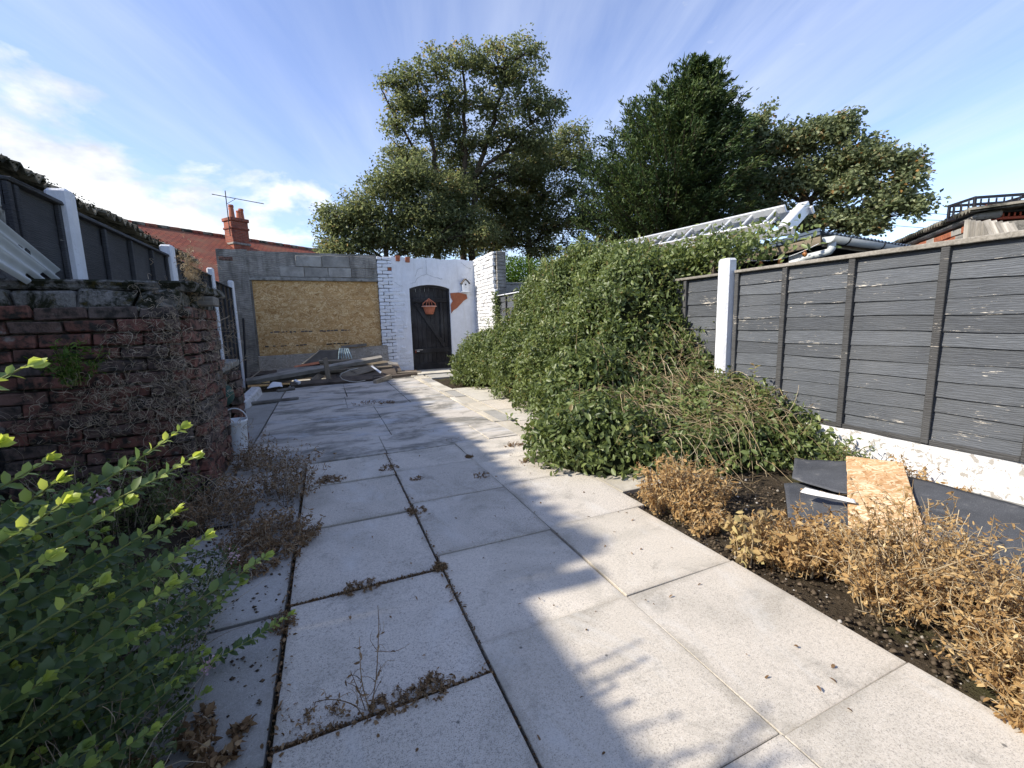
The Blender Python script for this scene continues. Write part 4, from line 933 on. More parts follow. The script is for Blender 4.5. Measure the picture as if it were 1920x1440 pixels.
# ================================================================== ON THE RIGHT BED : felt sheets and boards
def sheet(nm, label, cat_, corners, mt, th=.004, wav=.012, n=14):
    """a limp sheet lying on the bed: four corners, rippled"""
    c = [np.array(q, float) for q in corners]; V = []; F = []
    for j in range(n+1):
        for i in range(n+1):
            u, v = i/n, j/n; q = c[0]*(1-u)*(1-v)+c[1]*u*(1-v)+c[2]*u*v+c[3]*(1-u)*v; q = q+[0, 0, wav*float(lump(q[None], 5)[0])+wav*.4*float(lump(q[None], 13)[0])]; V.append(q)
    k = len(V); V += [q-[0, 0, th] for q in V]; W = n+1
    for j in range(n):
        for i in range(n): F += [(j*W+i, j*W+i+1, (j+1)*W+i+1, (j+1)*W+i), (k+j*W+i, k+(j+1)*W+i, k+(j+1)*W+i+1, k+j*W+i+1)]
    for i in range(n): F += [(i, k+i, k+i+1, i+1), (n*W+i, n*W+i+1, k+n*W+i+1, k+n*W+i), (i*W, (i+1)*W, k+(i+1)*W, k+i*W), (i*W+n, k+i*W+n, k+(i+1)*W+n, (i+1)*W+n)]
    return tag(MB().add(V, F).obj(nm, mt, None, True), label, cat_)
sheet('roofing_felt', 'black roofing felt sheet lying left of the wood strip', 'felt', [at(1480, 985, Z=.03), at(1625, 1010, Z=.03), at(1600, 900, Z=.06), at(1470, 905, Z=.06)], 'roof_felt', .004, .02)
sheet('roofing_felt', 'curled black roofing felt piece behind the wood strip by the white gravel board', 'felt', [at(1485, 895, Z=.10), at(1600, 930, Z=.09), at(1605, 862, Z=.13), at(1490, 860, Z=.12)], 'roof_felt', .004, .03)
sheet('felt_strip', 'torn felt edge showing white underside left of the wood strip', 'felt', [at(1500, 922, Z=.11), at(1605, 945, Z=.10), at(1602, 938, Z=.11), at(1510, 914, Z=.12)], 'felt_underside', .003, .01)
sheet('roofing_felt', 'large black roofing felt sheet lying right of the wood strip', 'felt', [at(1690, 1075, Z=.04), at(2050, 1190, Z=.04), at(2050, 990, Z=.10), at(1700, 890, Z=.10)], 'roof_felt', .004, .014, 20)
plank('osb_strip', at(1665, 1010, Z=.055), at(1638, 862, Z=.155), .27, .014, 'osb_pale', None, up=(0, 0, 1), jit=.003, label='pale strip of chipboard lying on the black felt', category='board')
plank('white_batten', at(1800, 927, Z=.09), at(2000, 985, Z=.09), .035, .02, 'white_flaking', None, label='white painted batten on the felt along the right gravel board', category='batten')
tag(boxobj('stone_chip', at(1597, 1022, Z=.02)-[.03, .02, .02], at(1597, 1022, Z=.02)+[.03, .02, .015], 'felt_underside', None, .01, jit=.006), 'pale stone chip beside the chipboard strip', 'stone')
# ================================================================== JUNK PILE before the boarded garage
def junk(lbl, a, b, wd, th, mt, up=(0, -.4, 1), nm='plank', jit=.004): return plank(nm, a, b, wd, th, mt, None, up=up, jit=jit, label=lbl, category='plank' if nm == 'plank' else nm, group='planks of the junk pile')
J = lambda x, y, Y: at(x, y, Y=Y)
junk('long grey timber lying slantwise across the whole junk pile', J(462, 716, 8.75), J(716, 671, 9.25), .10, .075, 'grey_wood')
junk('thick weathered beam under the long slanting timber of the junk pile', J(505, 712, 9.0), J(640, 690, 9.2), .16, .10, 'grey_wood')
junk('dark plank at the back left of the junk pile', J(470, 703, 9.45), J(610, 690, 9.45), .14, .05, 'dark_wood')
junk('short upright post standing in the middle of the junk pile', J(617, 716, 8.72), J(609, 671, 8.74), .075, .05, 'old_wood', up=(0, -1, 0))
junk('short wide tan board leaning at the foot of the upright post', J(588, 714, 8.68), J(602, 703, 8.95), .13, .02, 'old_wood', up=(.2, -.6, .8))
junk('tan board slanting right of the upright post', J(640, 706, 8.95), J(702, 688, 9.05), .16, .022, 'old_wood', up=(.1, -.7, .7))
junk('pale flat board on top right of the junk pile', J(652, 684, 9.3), J(728, 681, 9.3), .22, .02, 'old_wood')
junk('pale square sheet board at the right end of the junk pile', J(716, 687, 9.4), J(748, 690, 9.4), .42, .02, 'osb_grey', up=(.1, -.5, .85))
junk('brown batten under the pale board in the pile', J(598, 678, 9.4), J(655, 677, 9.4), .06, .05, 'old_wood')
junk('dark red plank behind the long timber', J(552, 690, 9.5), J(600, 682, 9.5), .12, .05, 'red_brown_wood')
junk('black plank on the ground along the front of the pile', J(545, 722, 8.55), J(700, 709, 8.75), .16, .05, 'dark_wood')
junk('black plank lying behind the front plank of the pile', J(620, 706, 9.0), J(742, 697, 9.0), .25, .05, 'dark_wood')
junk('dark board at the far right end of the pile', J(700, 702, 9.2), J(782, 698, 9.1), .16, .04, 'dark_wood')
junk('short square timber offcut lying at the front right of the pile', J(703, 717, 8.25), J(732, 706, 8.6), .075, .075, 'old_wood', up=(0, 0, 1))
junk('thin stick lying at the right end of the pile by the gate', J(745, 699, 8.9), J(790, 697, 8.9), .03, .025, 'old_wood')
junk('thin lath leaning at the left end of the pile', J(460, 716, 8.7), J(492, 692, 9.2), .03, .012, 'old_wood')
junk('grey board leaning on top against the boarding', J(640, 651, 9.84), J(687, 646, 9.84), .05, .03, 'grey_wood', up=(0, -1, 0))
junk('flat grey plank lying alone on the concrete left of the pile', J(470, 756, 6.9), J(560, 746, 7.05), .10, .02, 'grey_wood', up=(0, 0, 1))
junk('small white offcut at the front of the pile', J(553, 714, 8.6), J(562, 719, 8.5), .05, .05, 'white_plastic')
junk('white plastic strip lying across the boards at the right of the pile', J(696, 686, 8.95), J(714, 699, 8.75), .035, .012, 'white_plastic', up=(0, -.6, .7))
junk('rotten beam lying behind the upright post of the pile', J(520, 700, 9.3), J(690, 684, 9.4), .14, .11, 'grey_wood')
junk('dark board stacked under the pale flat board', J(640, 693, 9.15), J(750, 690, 9.2), .30, .035, 'dark_wood')
junk('tan batten crossing under the pale flat board', J(600, 697, 9.0), J(735, 688, 9.15), .07, .06, 'old_wood')
junk('short grey offcut lying in front of the bag', J(520, 733, 8.1), J(552, 728, 8.2), .08, .04, 'grey_wood')
junk('narrow dark batten lying at the right front of the pile', J(700, 709, 8.7), J(770, 702, 8.8), .06, .05, 'dark_wood')
junk('broken grey board leaning left in the pile', J(478, 712, 8.9), J(560, 694, 9.2), .16, .03, 'grey_wood')
o = sheet('black_sheet', 'humped black plastic sheet leaning against the boarding in the junk pile', 'sheet', [J(565, 683, 9.6), J(640, 680, 9.6), J(635, 655, 9.72), J(598, 656, 9.72)], 'black_sheet', .01, .02)
rag = thing('rag', 'faded blue rag hanging in strips beside the black sheet in the junk pile', 'rag', tuple(J(645, 655, 9.7)))
for k in range(6):
    a = J(637+3*k, 653, 9.7); P = [a, a+[.01*k-.02, -.06, -.10], a+[.02*k-.04, -.09, -.22]]; MB().tube(P, [.012, .016, .010], 5).obj('strip', 'blue_cloth', rag)
P = [J(x, y, 8.55) for x, y in [(672, 690), (655, 694), (641, 700), (637, 705), (642, 711), (655, 715), (670, 716), (685, 713)]]
tag(MB().tube(P, .007, 7).obj('hose', 'cream_plastic', None, True), 'looped white hose hanging over the front of the junk pile', 'hose')
sheet('plastic_bag', 'crumpled white plastic bag at the left foot of the junk pile', 'bag', [J(500, 728, 8.35), J(530, 726, 8.35), J(528, 719, 8.5), J(512, 720, 8.5)], 'white_plastic', .004, .04, 16)
tag(MB().tube([J(668, 700, 8.8), J(650, 692, 8.9), J(630, 705, 8.7)], .006, 5).obj('wire', 'dark_metal'), 'thin dark wire bent over the planks of the junk pile', 'wire')
# ================================================================== TREES
def bez(a, b, bow, n=8):
    a, b = np.array(a, float), np.array(b, float); t = np.linspace(0, 1, n)[:, None]; mid = (a+b)/2+np.array(bow)
    return a*(1-t)**2+2*mid*t*(1-t)+b*t**2
def tree(name, label, base, forks, lobes, mt, dens, lsz, sig=.30, lpc=42, group='trees beyond the back wall', aspect=.55, droop=.2, hollow=.55, tw=.5):
    """lobes: (centre, (rx, ry, rz)); forks: list of trunk lines [(points), r0]"""
    t = thing(name, label, 'tree', tuple(base), group); tr = MB(); tpts = []
    for P, r0 in forks:
        P = [np.array(p, float) for p in P]; Q = []
        for a, b in zip(P[:-1], P[1:]): Q += [a+(b-a)*s for s in np.linspace(0, 1, 5)[:-1]]
        Q.append(P[-1]); Q = [q+RNG.normal(0, .04, 3) for q in Q]; tr.tube(Q, list(np.linspace(r0, r0*.25, len(Q))), 8); tpts += Q[len(Q)//4:]
    tr.obj('trunk', 'bark', t, True); tpts = np.array(tpts); lines = []; rad = []; C = []; S = []
    for c, r in lobes:
        c = np.array(c, float); r = np.array(r, float)
        lw_ = tpts[tpts[:, 2] < c[2]]; lw_ = lw_ if len(lw_) else tpts
        j = lw_[np.argmin(np.linalg.norm(lw_-c, axis=1)+np.abs(lw_[:, 2]-c[2]+r[2])*.3)]
        limb = bez(j, c, [0, 0, .25*np.linalg.norm(c-j)*.3]); lines.append(limb); rad.append(.05+.02*np.linalg.norm(r)*.3)
        n = max(6, int(dens*(r[0]*r[1]*r[2])**(2/3))); d = rdir(n); d[:, 2] = np.where(d[:, 2] < -.3, d[:, 2]*.5, d[:, 2])
        u = RNG.random(n); rr = hollow+(1-hollow)*u**.6; p = c+d*r*rr[:, None]*(1+.14*lump(d*3+c, 1.0)[:, None]); C.append(p); S.append(np.full(n, 1.))
        for q in p[::2]:
            s = limb[RNG.integers(3, 8)]; lines.append(bez(s, q, [0, 0, .1*np.linalg.norm(q-s)], 5)); rad.append(.012+RNG.random()*.012)
    C = np.concatenate(C); n = len(C); k = RNG.poisson(lpc, n); idx = np.repeat(np.arange(n), k); m_ = len(idx)
    sg = sig*RNG.uniform(.6, 1.3, n)[idx][:, None]; P = C[idx]+rdir(m_)*(RNG.random(m_)**.5)[:, None]*1.55*sg*[1, 1, .75]
    D = rdir(m_)*[1, 1, .6]-[0, 0, droop]; N = rdir(m_)*.9+[0, 0, .9]; L = lsz*RNG.uniform(.6, 1.35, m_)
    tint = np.clip(RNG.normal(.45, .2, m_)+.16*RNG.normal(size=n)[idx], 0, 1)
    stuff('twigs', twigs_np(lines, rad, np.zeros(len(lines))), 'bark_twig', t)
    stuff('crown', leaf_np(P, D, N, L, L*aspect, tint), mt, t); return t
leafm('bark_twig', [(0, (.070, .058, .046)), (1, (.10, .085, .07))], 0, 1, .95, .05)
def lobe(px, py, rpx, rpy, D, depth=1.):
    c = at(px, py, D=D); dz = float(np.dot(c-[0, 0, CAM_H], FW)); sx = dz/FPX
    ca = (px-960)/FPX; r = rpx*sx/math.sqrt(1+ca*ca); return (c, (r*1.0, r*depth, rpy*sx))
G = lambda x, y, D: at(x, y, D=D)
def foot(x, D): q = at(x, 480, D=D); return np.array([q[0], q[1], -.05])
# tall open tree in the middle, several stems
D1 = 19
b1, b2, b3 = foot(822, D1), foot(868, D1), foot(885, D1+.4)
tree('broadleaf_tree', 'tallest tree, open crown with several slim trunks behind the white wall', b2,
     [([b1, G(820, 430, D1), G(816, 330, D1), G(812, 280, D1), G(790, 190, D1)], .16), ([G(816, 340, D1), G(770, 270, D1), G(730, 200, D1), G(715, 160, D1)], .07), ([b2, G(868, 430, D1), G(873, 300, D1), G(868, 220, D1), G(870, 130, D1)], .16),
      ([b3, G(880, 430, D1), G(893, 330, D1), G(925, 230, D1), G(950, 130, D1)], .17), ([G(893, 330, D1), G(960, 270, D1), G(1010, 220, D1)], .08), ([G(873, 300, D1), G(845, 220, D1), G(820, 150, D1)], .06), ([G(818, 350, D1), G(765, 300, D1), G(725, 250, D1)], .05)],
     [lobe(735, 155, 34, 26, D1), lobe(775, 145, 40, 34, D1), lobe(815, 130, 42, 34, D1), lobe(870, 118, 48, 32, D1), lobe(915, 125, 46, 40, D1), lobe(940, 90, 20, 20, D1), lobe(985, 100, 38, 30, D1), lobe(970, 140, 52, 40, D1),
      lobe(738, 235, 42, 26, D1), lobe(790, 200, 50, 30, D1), lobe(850, 190, 46, 34, D1), lobe(915, 195, 55, 40, D1), lobe(985, 190, 45, 40, D1), lobe(1025, 215, 36, 36, D1), lobe(1045, 190, 13, 13, D1), lobe(960, 250, 60, 40, D1), lobe(900, 265, 50, 30, D1), lobe(1010, 275, 45, 34, D1), lobe(745, 290, 34, 24, D1), lobe(800, 250, 34, 22, D1), lobe(850, 290, 50, 34, D1+.5), lobe(960, 320, 60, 40, D1+.5), lobe(760, 190, 40, 40, D1), lobe(840, 240, 44, 36, D1+.4), lobe(900, 350, 50, 40, D1+.6), lobe(780, 300, 50, 34, D1+.5), lobe(1000, 330, 50, 40, D1+.8)],
     'tree_leaf', 58, .115, .23, 38, hollow=.12)
D2 = 17
f = foot(720, D2)
tree('broadleaf_tree', 'low spreading leafy tree left of the tall trunks behind the garage', f, [([f, G(725, 430, D2), G(745, 350, D2)], .12), ([G(725, 440, D2), G(670, 420, D2), G(620, 410, D2)], .06)],
     [lobe(625, 425, 26, 34, D2), lobe(650, 420, 42, 42, D2), lobe(690, 390, 46, 48, D2), lobe(735, 350, 46, 46, D2), lobe(775, 330, 46, 46, D2), lobe(720, 440, 60, 40, D2), lobe(785, 400, 60, 60, D2), lobe(845, 420, 60, 55, D2+1), lobe(650, 465, 60, 25, D2), lobe(800, 460, 70, 30, D2), lobe(890, 440, 50, 40, D2), lobe(850, 360, 40, 40, D2+1), lobe(610, 400, 9, 14, D2)],
     'tree_leaf', 120, .112, .27, 40, hollow=.2)
D3 = 21
f = foot(1000, D3)
tree('broadleaf_tree', 'dark tree with gaps between the tall tree and the conifer', f, [([f, G(985, 400, D3), G(1000, 330, D3), G(1060, 270, D3)], .16), ([G(985, 420, D3), G(1040, 380, D3), G(1090, 340, D3)], .07)],
     [lobe(930, 380, 70, 70, D3), lobe(1000, 300, 60, 45, D3), lobe(1060, 265, 40, 28, D3), lobe(1090, 245, 24, 14, D3), lobe(1050, 310, 50, 34, D3), lobe(1010, 370, 60, 36, D3), lobe(960, 440, 70, 50, D3), lobe(1040, 420, 60, 40, D3), lobe(1070, 360, 40, 30, D3), lobe(1030, 470, 60, 26, D3), lobe(1090, 300, 40, 40, D3), lobe(1100, 400, 40, 50, D3), lobe(900, 460, 70, 40, D3), lobe(980, 400, 70, 60, D3), lobe(860, 330, 60, 50, D3)],
     'tree_leaf', 56, .125, .26, 36, hollow=.15)
# sycamore on the right
D5 = 20
f = foot(1520, D5)
tree('broadleaf_tree', 'pale grey-green broad tree with rusty tints right of the conifer', f, [([f, G(1515, 400, D5), G(1500, 330, D5), G(1500, 260, D5)], .2), ([G(1510, 380, D5), G(1580, 320, D5), G(1640, 290, D5)], .1), ([G(1510, 390, D5), G(1450, 330, D5), G(1425, 240, D5)], .09)],
     [lobe(1425, 225, 17, 30, D5), lobe(1415, 275, 38, 44, D5), lobe(1470, 270, 48, 40, D5), lobe(1530, 260, 50, 38, D5), lobe(1580, 240, 34, 30, D5), lobe(1600, 290, 50, 38, D5), lobe(1655, 300, 42, 34, D5), lobe(1710, 300, 22, 24, D5), lobe(1700, 335, 36, 30, D5), lobe(1420, 340, 50, 50, D5), lobe(1500, 340, 60, 45, D5), lobe(1590, 350, 60, 40, D5), lobe(1660, 380, 50, 34, D5), lobe(1715, 395, 28, 26, D5), lobe(1440, 400, 46, 34, D5), lobe(1540, 410, 60, 30, D5), lobe(1620, 420, 50, 24, D5), lobe(1400, 395, 34, 30, D5)],
     'tree_leaf_grey', 120, .135, .26, 44, aspect=.68, hollow=.35)
# conifer: drooping, wind-swept sprays on near-horizontal branches
D4 = 18.5
f = foot(1270, D4); top = G(1322, 122, D4)
cf = thing('conifer_tree', 'tall dark green wind-swept conifer with ragged pointed top', 'tree', tuple(f), 'trees beyond the back wall')
Tp = bez(f, top, [-.4, .2, 0], 14); MB().tube(list(Tp), list(np.linspace(.28, .03, 14)), 8).obj('trunk', 'bark', cf, True)
lines = []; rad = []; P = []; D = []; tn = []
prof_px = [(115, 4, 18), (160, 34, 26), (200, 62, 40), (240, 92, 42), (280, 128, 54), (320, 158, 66), (370, 175, 80), (420, 180, 92), (460, 178, 100)]   # py, extent left, extent right
sc = float(np.dot(G(1270, 300, D4)-np.array([0, 0, CAM_H]), FW))/FPX; nb_ = 900; right = RT*np.array([1, 1, 0]); right /= np.linalg.norm(right); fwd = np.array([-right[1], right[0], 0])
for k in range(nb_):
    py = 122+(470-122)*RNG.random()**.62; e = [np.interp(py, [q[0] for q in prof_px], [q[i] for q in prof_px]) for i in (1, 2)]
    cxp = np.interp(py, [115, 470], [1308, 1245]); c = G(cxp, py, D4); a = RNG.random()*2*math.pi
    ext = (e[1] if math.cos(a) > 0 else e[0])*abs(math.cos(a))+.5*(e[0]+e[1])*abs(math.sin(a)); ext = ext*sc*RNG.uniform(.55, 1.08)
    dv = right*math.cos(a)+fwd*math.sin(a); tip = c+dv*ext+[0, 0, .24*ext+RNG.normal(0, .15)]+right*.18
    ln = bez(c-[0, 0, .15*ext], tip, [0, 0, -.10*ext], 7); lines.append(ln); rad.append(.02)
    m_ = 105; s = 1-.72*RNG.random(m_)**1.3; q = np.stack([np.interp(s, np.linspace(0, 1, 7), ln[:, i]) for i in range(3)], 1); w_ = .22*(1.1-s)[:, None]+.035
    q = q+RNG.normal(size=(m_, 3))*w_*[1, 1, .55]*(.55 if py < 200 else 1); P.append(q); D.append(dv[None]*.9+RNG.normal(0, .45, (m_, 3))+[0, 0, .25]+right*.35); tn.append(np.clip(RNG.normal(.42+.25*np.clip(s-.6, 0, 1), .2)+RNG.normal(0, .15), 0, 1))
# three odd leaders on the left side
for (x0, y0_, x1, y1_) in [(1205, 330, 1192, 185), (1190, 330, 1180, 215), (1150, 380, 1148, 262), (1240, 250, 1228, 160), (1370, 300, 1392, 215), (1345, 210, 1372, 180), (1318, 200, 1352, 118), (1292, 190, 1284, 116), (1335, 260, 1380, 240)]:
    a_, b_ = G(x0, y0_, D4-.3), G(x1, y1_, D4-.3); m_ = 420; s = RNG.random(m_); q = a_+(b_-a_)*s[:, None]+RNG.normal(size=(m_, 3))*(.34*(1-s)+.05)[:, None]; P.append(q); D.append(np.tile(b_-a_, (m_, 1))/np.linalg.norm(b_-a_)+RNG.normal(0, .5, (m_, 3))); tn.append(np.clip(RNG.normal(.45, .2, m_), 0, 1)); lines.append(bez(a_, b_, [0, 0, 0], 5)); rad.append(.03)
P = np.concatenate(P); D = np.concatenate(D); tn = np.concatenate(tn); n = len(P)
stuff('branches', twigs_np(lines, rad, np.zeros(len(lines))), 'bark_twig', cf)
stuff('crown', leaf_np(P, D, rdir(n)+[0, 0, .8], RNG.uniform(.09, .22, n), RNG.uniform(.03, .06, n), tn), 'conifer_leaf', cf)
# bright hedge peeping over the wall between white stub and climber
D6 = 14; f = foot(965, D6)
hd = thing('hedge_bush', 'bright green bush above the wall between white stub and climber', 'bush', tuple(f)); n = 9000
c = G(965, 520, D6); P = c+rdir(n)*np.array([1.25, 1.0, .62])*(RNG.random(n)**.35)[:, None]; P[:, 2] += .12*lump(P, 2.5)
stuff('foliage', leaf_np(P, rdir(n), rdir(n)+[0, 0, 1], RNG.uniform(.05, .10, n), RNG.uniform(.03, .05, n), np.clip(RNG.normal(.45, .22, n), 0, 1)), 'bright_hedge', hd)
MB().tube([f, f+[0, 0, 1.2], c], [.05, .04, .03], 6).obj('stem', 'bark', hd)

# ================================================================== CLIMBER over the right fence
vy = [1.75, 1.95, 2.2, 2.5, 2.8, 3.05, 3.3, 3.5, 3.8, 4.3, 5.1, 5.8, 6.2, 6.6, 6.9, 7.3, 7.7, 8.05]
vh = [.02, .22, .36, .46, .56, .74, 1.05, 1.66, 1.86, 1.95, 1.98, 1.93, 1.84, 1.45, .95, .70, .50, .20]     # height at the fence
vx = [3.05, 2.50, 1.72, 1.46, 1.42, 1.55, 1.86, 2.05, 2.22, 2.35, 2.42, 2.45, 2.45, 2.5, 2.6, 2.6, 2.6, 2.8]  # front edge
XR = 3.72
def vine_h(P):
    x, y = P[:, 0], P[:, 1]; H = np.interp(y, vy, vh); xf = np.interp(y, vy, vx)+.05*lump(np.stack([y*0, y, y*0], 1), 3.1)
    xr = np.interp(y, [2.9, 3.4], [3.32, XR]); t = np.clip((x-xf)/np.maximum(3.25-xf, .1), 0, 1.3)
    pr = np.where(t < 1, 1-(1-t)**1.9, 1.); pr = .22*np.minimum(t*5, 1)+.78*pr
    low = np.interp(y, [2.0, 2.6, 3.1, 3.5], [1.0, .9, .62, .0]);   # the front apron is a flat, thick low mound
    ap = .26*np.sin(np.clip(t*1.6, 0, 1)*math.pi/2)*np.clip(3.4-y, 0, 1)
    h = np.maximum(H*(pr*(1-low*.55)+low*.55*t**1.3), np.where(t > 0, ap*np.clip((y-1.75)*3, 0, 1), 0))
    for lx, ly, rx_, ry_, hz_ in [(2.62, 7.15, .62, .62, .98), (2.75, 6.35, .55, .45, 1.10), (2.62, 5.5, .50, .55, 1.15), (2.55, 4.6, .48, .55, 1.10), (2.80, 3.95, .60, .55, 1.50), (2.95, 5.0, .5, .6, 1.72), (2.25, 3.4, .55, .45, .78), (1.85, 2.75, .52, .50, .50)]:
        d2 = ((x-lx)/rx_)**2+((y-ly)/ry_)**2; h = np.maximum(h, hz_*np.sqrt(np.clip(1-d2, 0, 1)))
    h = h*np.clip((XR+.15-x)*6, 0, 1)*(x < xr+.1); Q = np.stack([x, y, h], 1)
    return h*(1+.10*lump(Q, 2.1)+.10*lump(Q, 5.0)), t
vn = thing('climbing_vine', 'huge mound of leafy green climber smothering the right fence', 'climber', (2.8, 4.5, 0))
def vgrid(nx=110, ny=230):
    xs = np.linspace(1.25, XR+.1, nx); ys_ = np.linspace(1.72, 8.1, ny); X, Y = np.meshgrid(xs, ys_); Q = np.stack([X, Y, X*0], -1).reshape(-1, 3); h, t = vine_h(Q); return xs, ys_, h.reshape(ny, nx), t.reshape(ny, nx)
xs, ys_, HH, TT = vgrid(); nx, ny = len(xs), len(ys_); gy, gx = np.gradient(HH, ys_, xs)
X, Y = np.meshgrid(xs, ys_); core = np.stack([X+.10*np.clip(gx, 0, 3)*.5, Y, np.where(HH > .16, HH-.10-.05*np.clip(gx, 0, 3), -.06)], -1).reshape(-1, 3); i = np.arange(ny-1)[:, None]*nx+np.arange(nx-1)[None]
q4 = np.stack([i, i+1, i+nx+1, i+nx], -1).reshape(-1, 4); keep = (core[q4, 2].max(1) > -.05); stuff('dark_core', (core, q4[keep], np.zeros(len(core))), 'vine_core', vn)  # added solid dark shell behind the leaves, standing in for their shaded depth
area = np.sqrt(1+np.clip(gx, -6, 6)**2+np.clip(gy, -6, 6)**2)*(HH > .03); pw = (area/area.sum()).ravel(); NV = 84000
k = RNG.choice(len(pw), NV, p=pw); dx, dy = xs[1]-xs[0], ys_[1]-ys_[0]; ix, iy = k % nx, k//nx; px_ = xs[ix]+RNG.uniform(-.5, .5, NV)*dx; py_ = ys_[iy]+RNG.uniform(-.5, .5, NV)*dy
gxx, gyy = np.clip(gx[iy, ix], -6, 6), np.clip(gy[iy, ix], -6, 6); N = norm(np.stack([-gxx, -gyy, np.ones(NV)], 1)); h = HH[iy, ix]+(px_-xs[ix])*gxx+(py_-ys_[iy])*gyy
P = np.stack([px_, py_, h], 1)+N*(-.17*RNG.random(NV)**1.3+.06*RNG.random(NV)+.085*lump(np.stack([px_, py_, h], 1), 7))[:, None]; P[:, 2] = np.maximum(P[:, 2], .01)
dwn = norm(np.stack([gxx, gyy, -(gxx**2+gyy**2)-.0], 1)*-1*np.array([1, 1, 1])); dwn = norm(np.stack([-gxx, -gyy, -(gxx**2+gyy**2)], 1)); D = dwn*.35+rdir(NV)*.95-[0, 0, .12]
P = P[:, :]; dist = np.linalg.norm(P-[0, 0, 1], axis=1)
tint = np.clip(RNG.normal(.42, .17, NV)+.14*lump(P, 4.)+.05*lump(P, 12), 0, 1); tint = np.where((RNG.random(NV) < .012), .98, np.minimum(tint, .9))
L = RNG.uniform(.030, .068, NV)*np.where(P[:, 1] < 3.2, 1.0, 1.0); keep = ~((P[:, 0] > 2.1) & (P[:, 1] < 3.0) & (lump(P, 5) > .35) & (RNG.random(NV) < .45))
a_ = leaf_np(P[keep], D[keep], (N+rdir(NV)*.95)[keep], L[keep], L[keep]*RNG.uniform(.36, .56, keep.sum()), tint[keep], T8, F8, RNG.uniform(0, .35, keep.sum()))
# loose shoots standing off the outline
sl = []; sr = []; SP = []; SD = []
for q in RNG.choice(NV, 420):
    p0 = P[q]; dv = N[q]*.6+rdir(1)[0]*.6+[0, 0, .35]; Ls = RNG.uniform(.08, .26); ln = bez(p0, p0+dv*Ls, [0, 0, .3*Ls], 5); sl.append(ln); sr.append(.0022)
    for s in np.linspace(.2, 1, 6): c = ln[0]+(ln[-1]-ln[0])*s+[0, 0, .15*Ls*math.sin(s*3)]; SP += [c, c]; e = rdir(1)[0]; SD += [e+dv*.4, -e+dv*.4]
SP = np.array(SP); SD = np.array(SD); n = len(SP)
# sprays on the top rail of the shed side
n2 = 2600; c = at(1325, 475, X=3.55); Q = c+RNG.normal(size=(n2, 3))*[.12, .42, .085]+[0, 0, .02]; 
stuff('leaves', cat([a_, leaf_np(SP, SD, rdir(n)*.5+[0, 0, 1], RNG.uniform(.03, .06, n), RNG.uniform(.016, .03, n), np.clip(RNG.normal(.55, .2, n), 0, 1), T8, F8, .2), leaf_np(Q, rdir(n2)-[.2, 0, .3], rdir(n2)+[-.5, 0, .8], RNG.uniform(.03, .07, n2), RNG.uniform(.018, .035, n2), np.clip(RNG.normal(.45, .2, n2), 0, 1), T8, F8, .2)]), 'vine_leaf', vn)
lines = sl; rad = sr; tts = [.1]*len(sl)
# dead stems over the lower right slope
for k in range(210):
    x, y = RNG.uniform(2.1, 3.15), RNG.uniform(2.2, 3.35); ang = RNG.normal(-1.2, .55); ln = []; cur = RNG.normal(0, 2.2); stp = RNG.uniform(.03, .07)
    for s in range(13):
        z = max(.01, float(vine_h(np.array([[x, y, 0]]))[0][0])); ln.append((x, y, z+.02+.05*math.sin(s*.5+k)+.02*RNG.random())); x += stp*math.cos(ang); y += stp*math.sin(ang); ang += cur*stp+RNG.normal(0, .10)
        if x > 3.25: ang = math.pi-ang
    if k % 3 == 0 or ln[0][0] > 2.0: lines.append(np.array(ln)); rad.append(RNG.uniform(.0014, .0034)); tts.append(RNG.random())
# a big loop beside the white post and stems across the top
lines.append(np.array([(3.22+.02*math.sin(a*2), 2.58+.13*math.cos(a), .50+.085*math.sin(a)) for a in np.linspace(-2.6, 2.6, 16)])); rad.append(.004); tts.append(.8)
lines.append(bez(at(1450, 800, X=3.1), at(1498, 722, X=3.2), [-.0, -.08, -.02], 8)); rad.append(.003); tts.append(.9)
for k in range(14): a = at(1190+k*14, 470-k, X=3.5)+RNG.normal(0, .04, 3); lines.append(bez(a, a+[RNG.normal(0, .1), -.25, RNG.uniform(.02, .10)], [0, 0, .06], 6)); rad.append(.003); tts.append(.3)
stuff('dead_stems', twigs_np(lines, rad, np.array(tts)), 'dry_stem', vn)
tag(boxobj('timber_stake', (3.52, 3.16, .0), (3.56, 3.20, 1.66), 'dark_wood', None, .003, jit=.002), 'dark timber stake rising out of the climber behind the fence', 'stake')
# ivy strand on the far white post
n = 700; P = np.stack([3.33+RNG.normal(0, .03, n), 8.50+RNG.normal(0, .06, n), RNG.uniform(.7, 1.7, n)], 1)
iv = thing('ivy_strand', 'thin ivy strand climbing the white post by the wall stub', 'ivy', (3.33, 8.5, .0)); stuff('leaves', leaf_np(P, rdir(n)-[0, 0, .4], rdir(n)+[-1, -.4, 0], RNG.uniform(.03, .06, n), RNG.uniform(.02, .04, n), np.clip(RNG.normal(.3, .2, n), 0, 1)), 'vine_leaf', iv)
MB().tube([(3.33, 8.5, 0), (3.32, 8.52, .8), (3.34, 8.48, 1.65)], .006, 5).obj('stem', 'bark', iv)

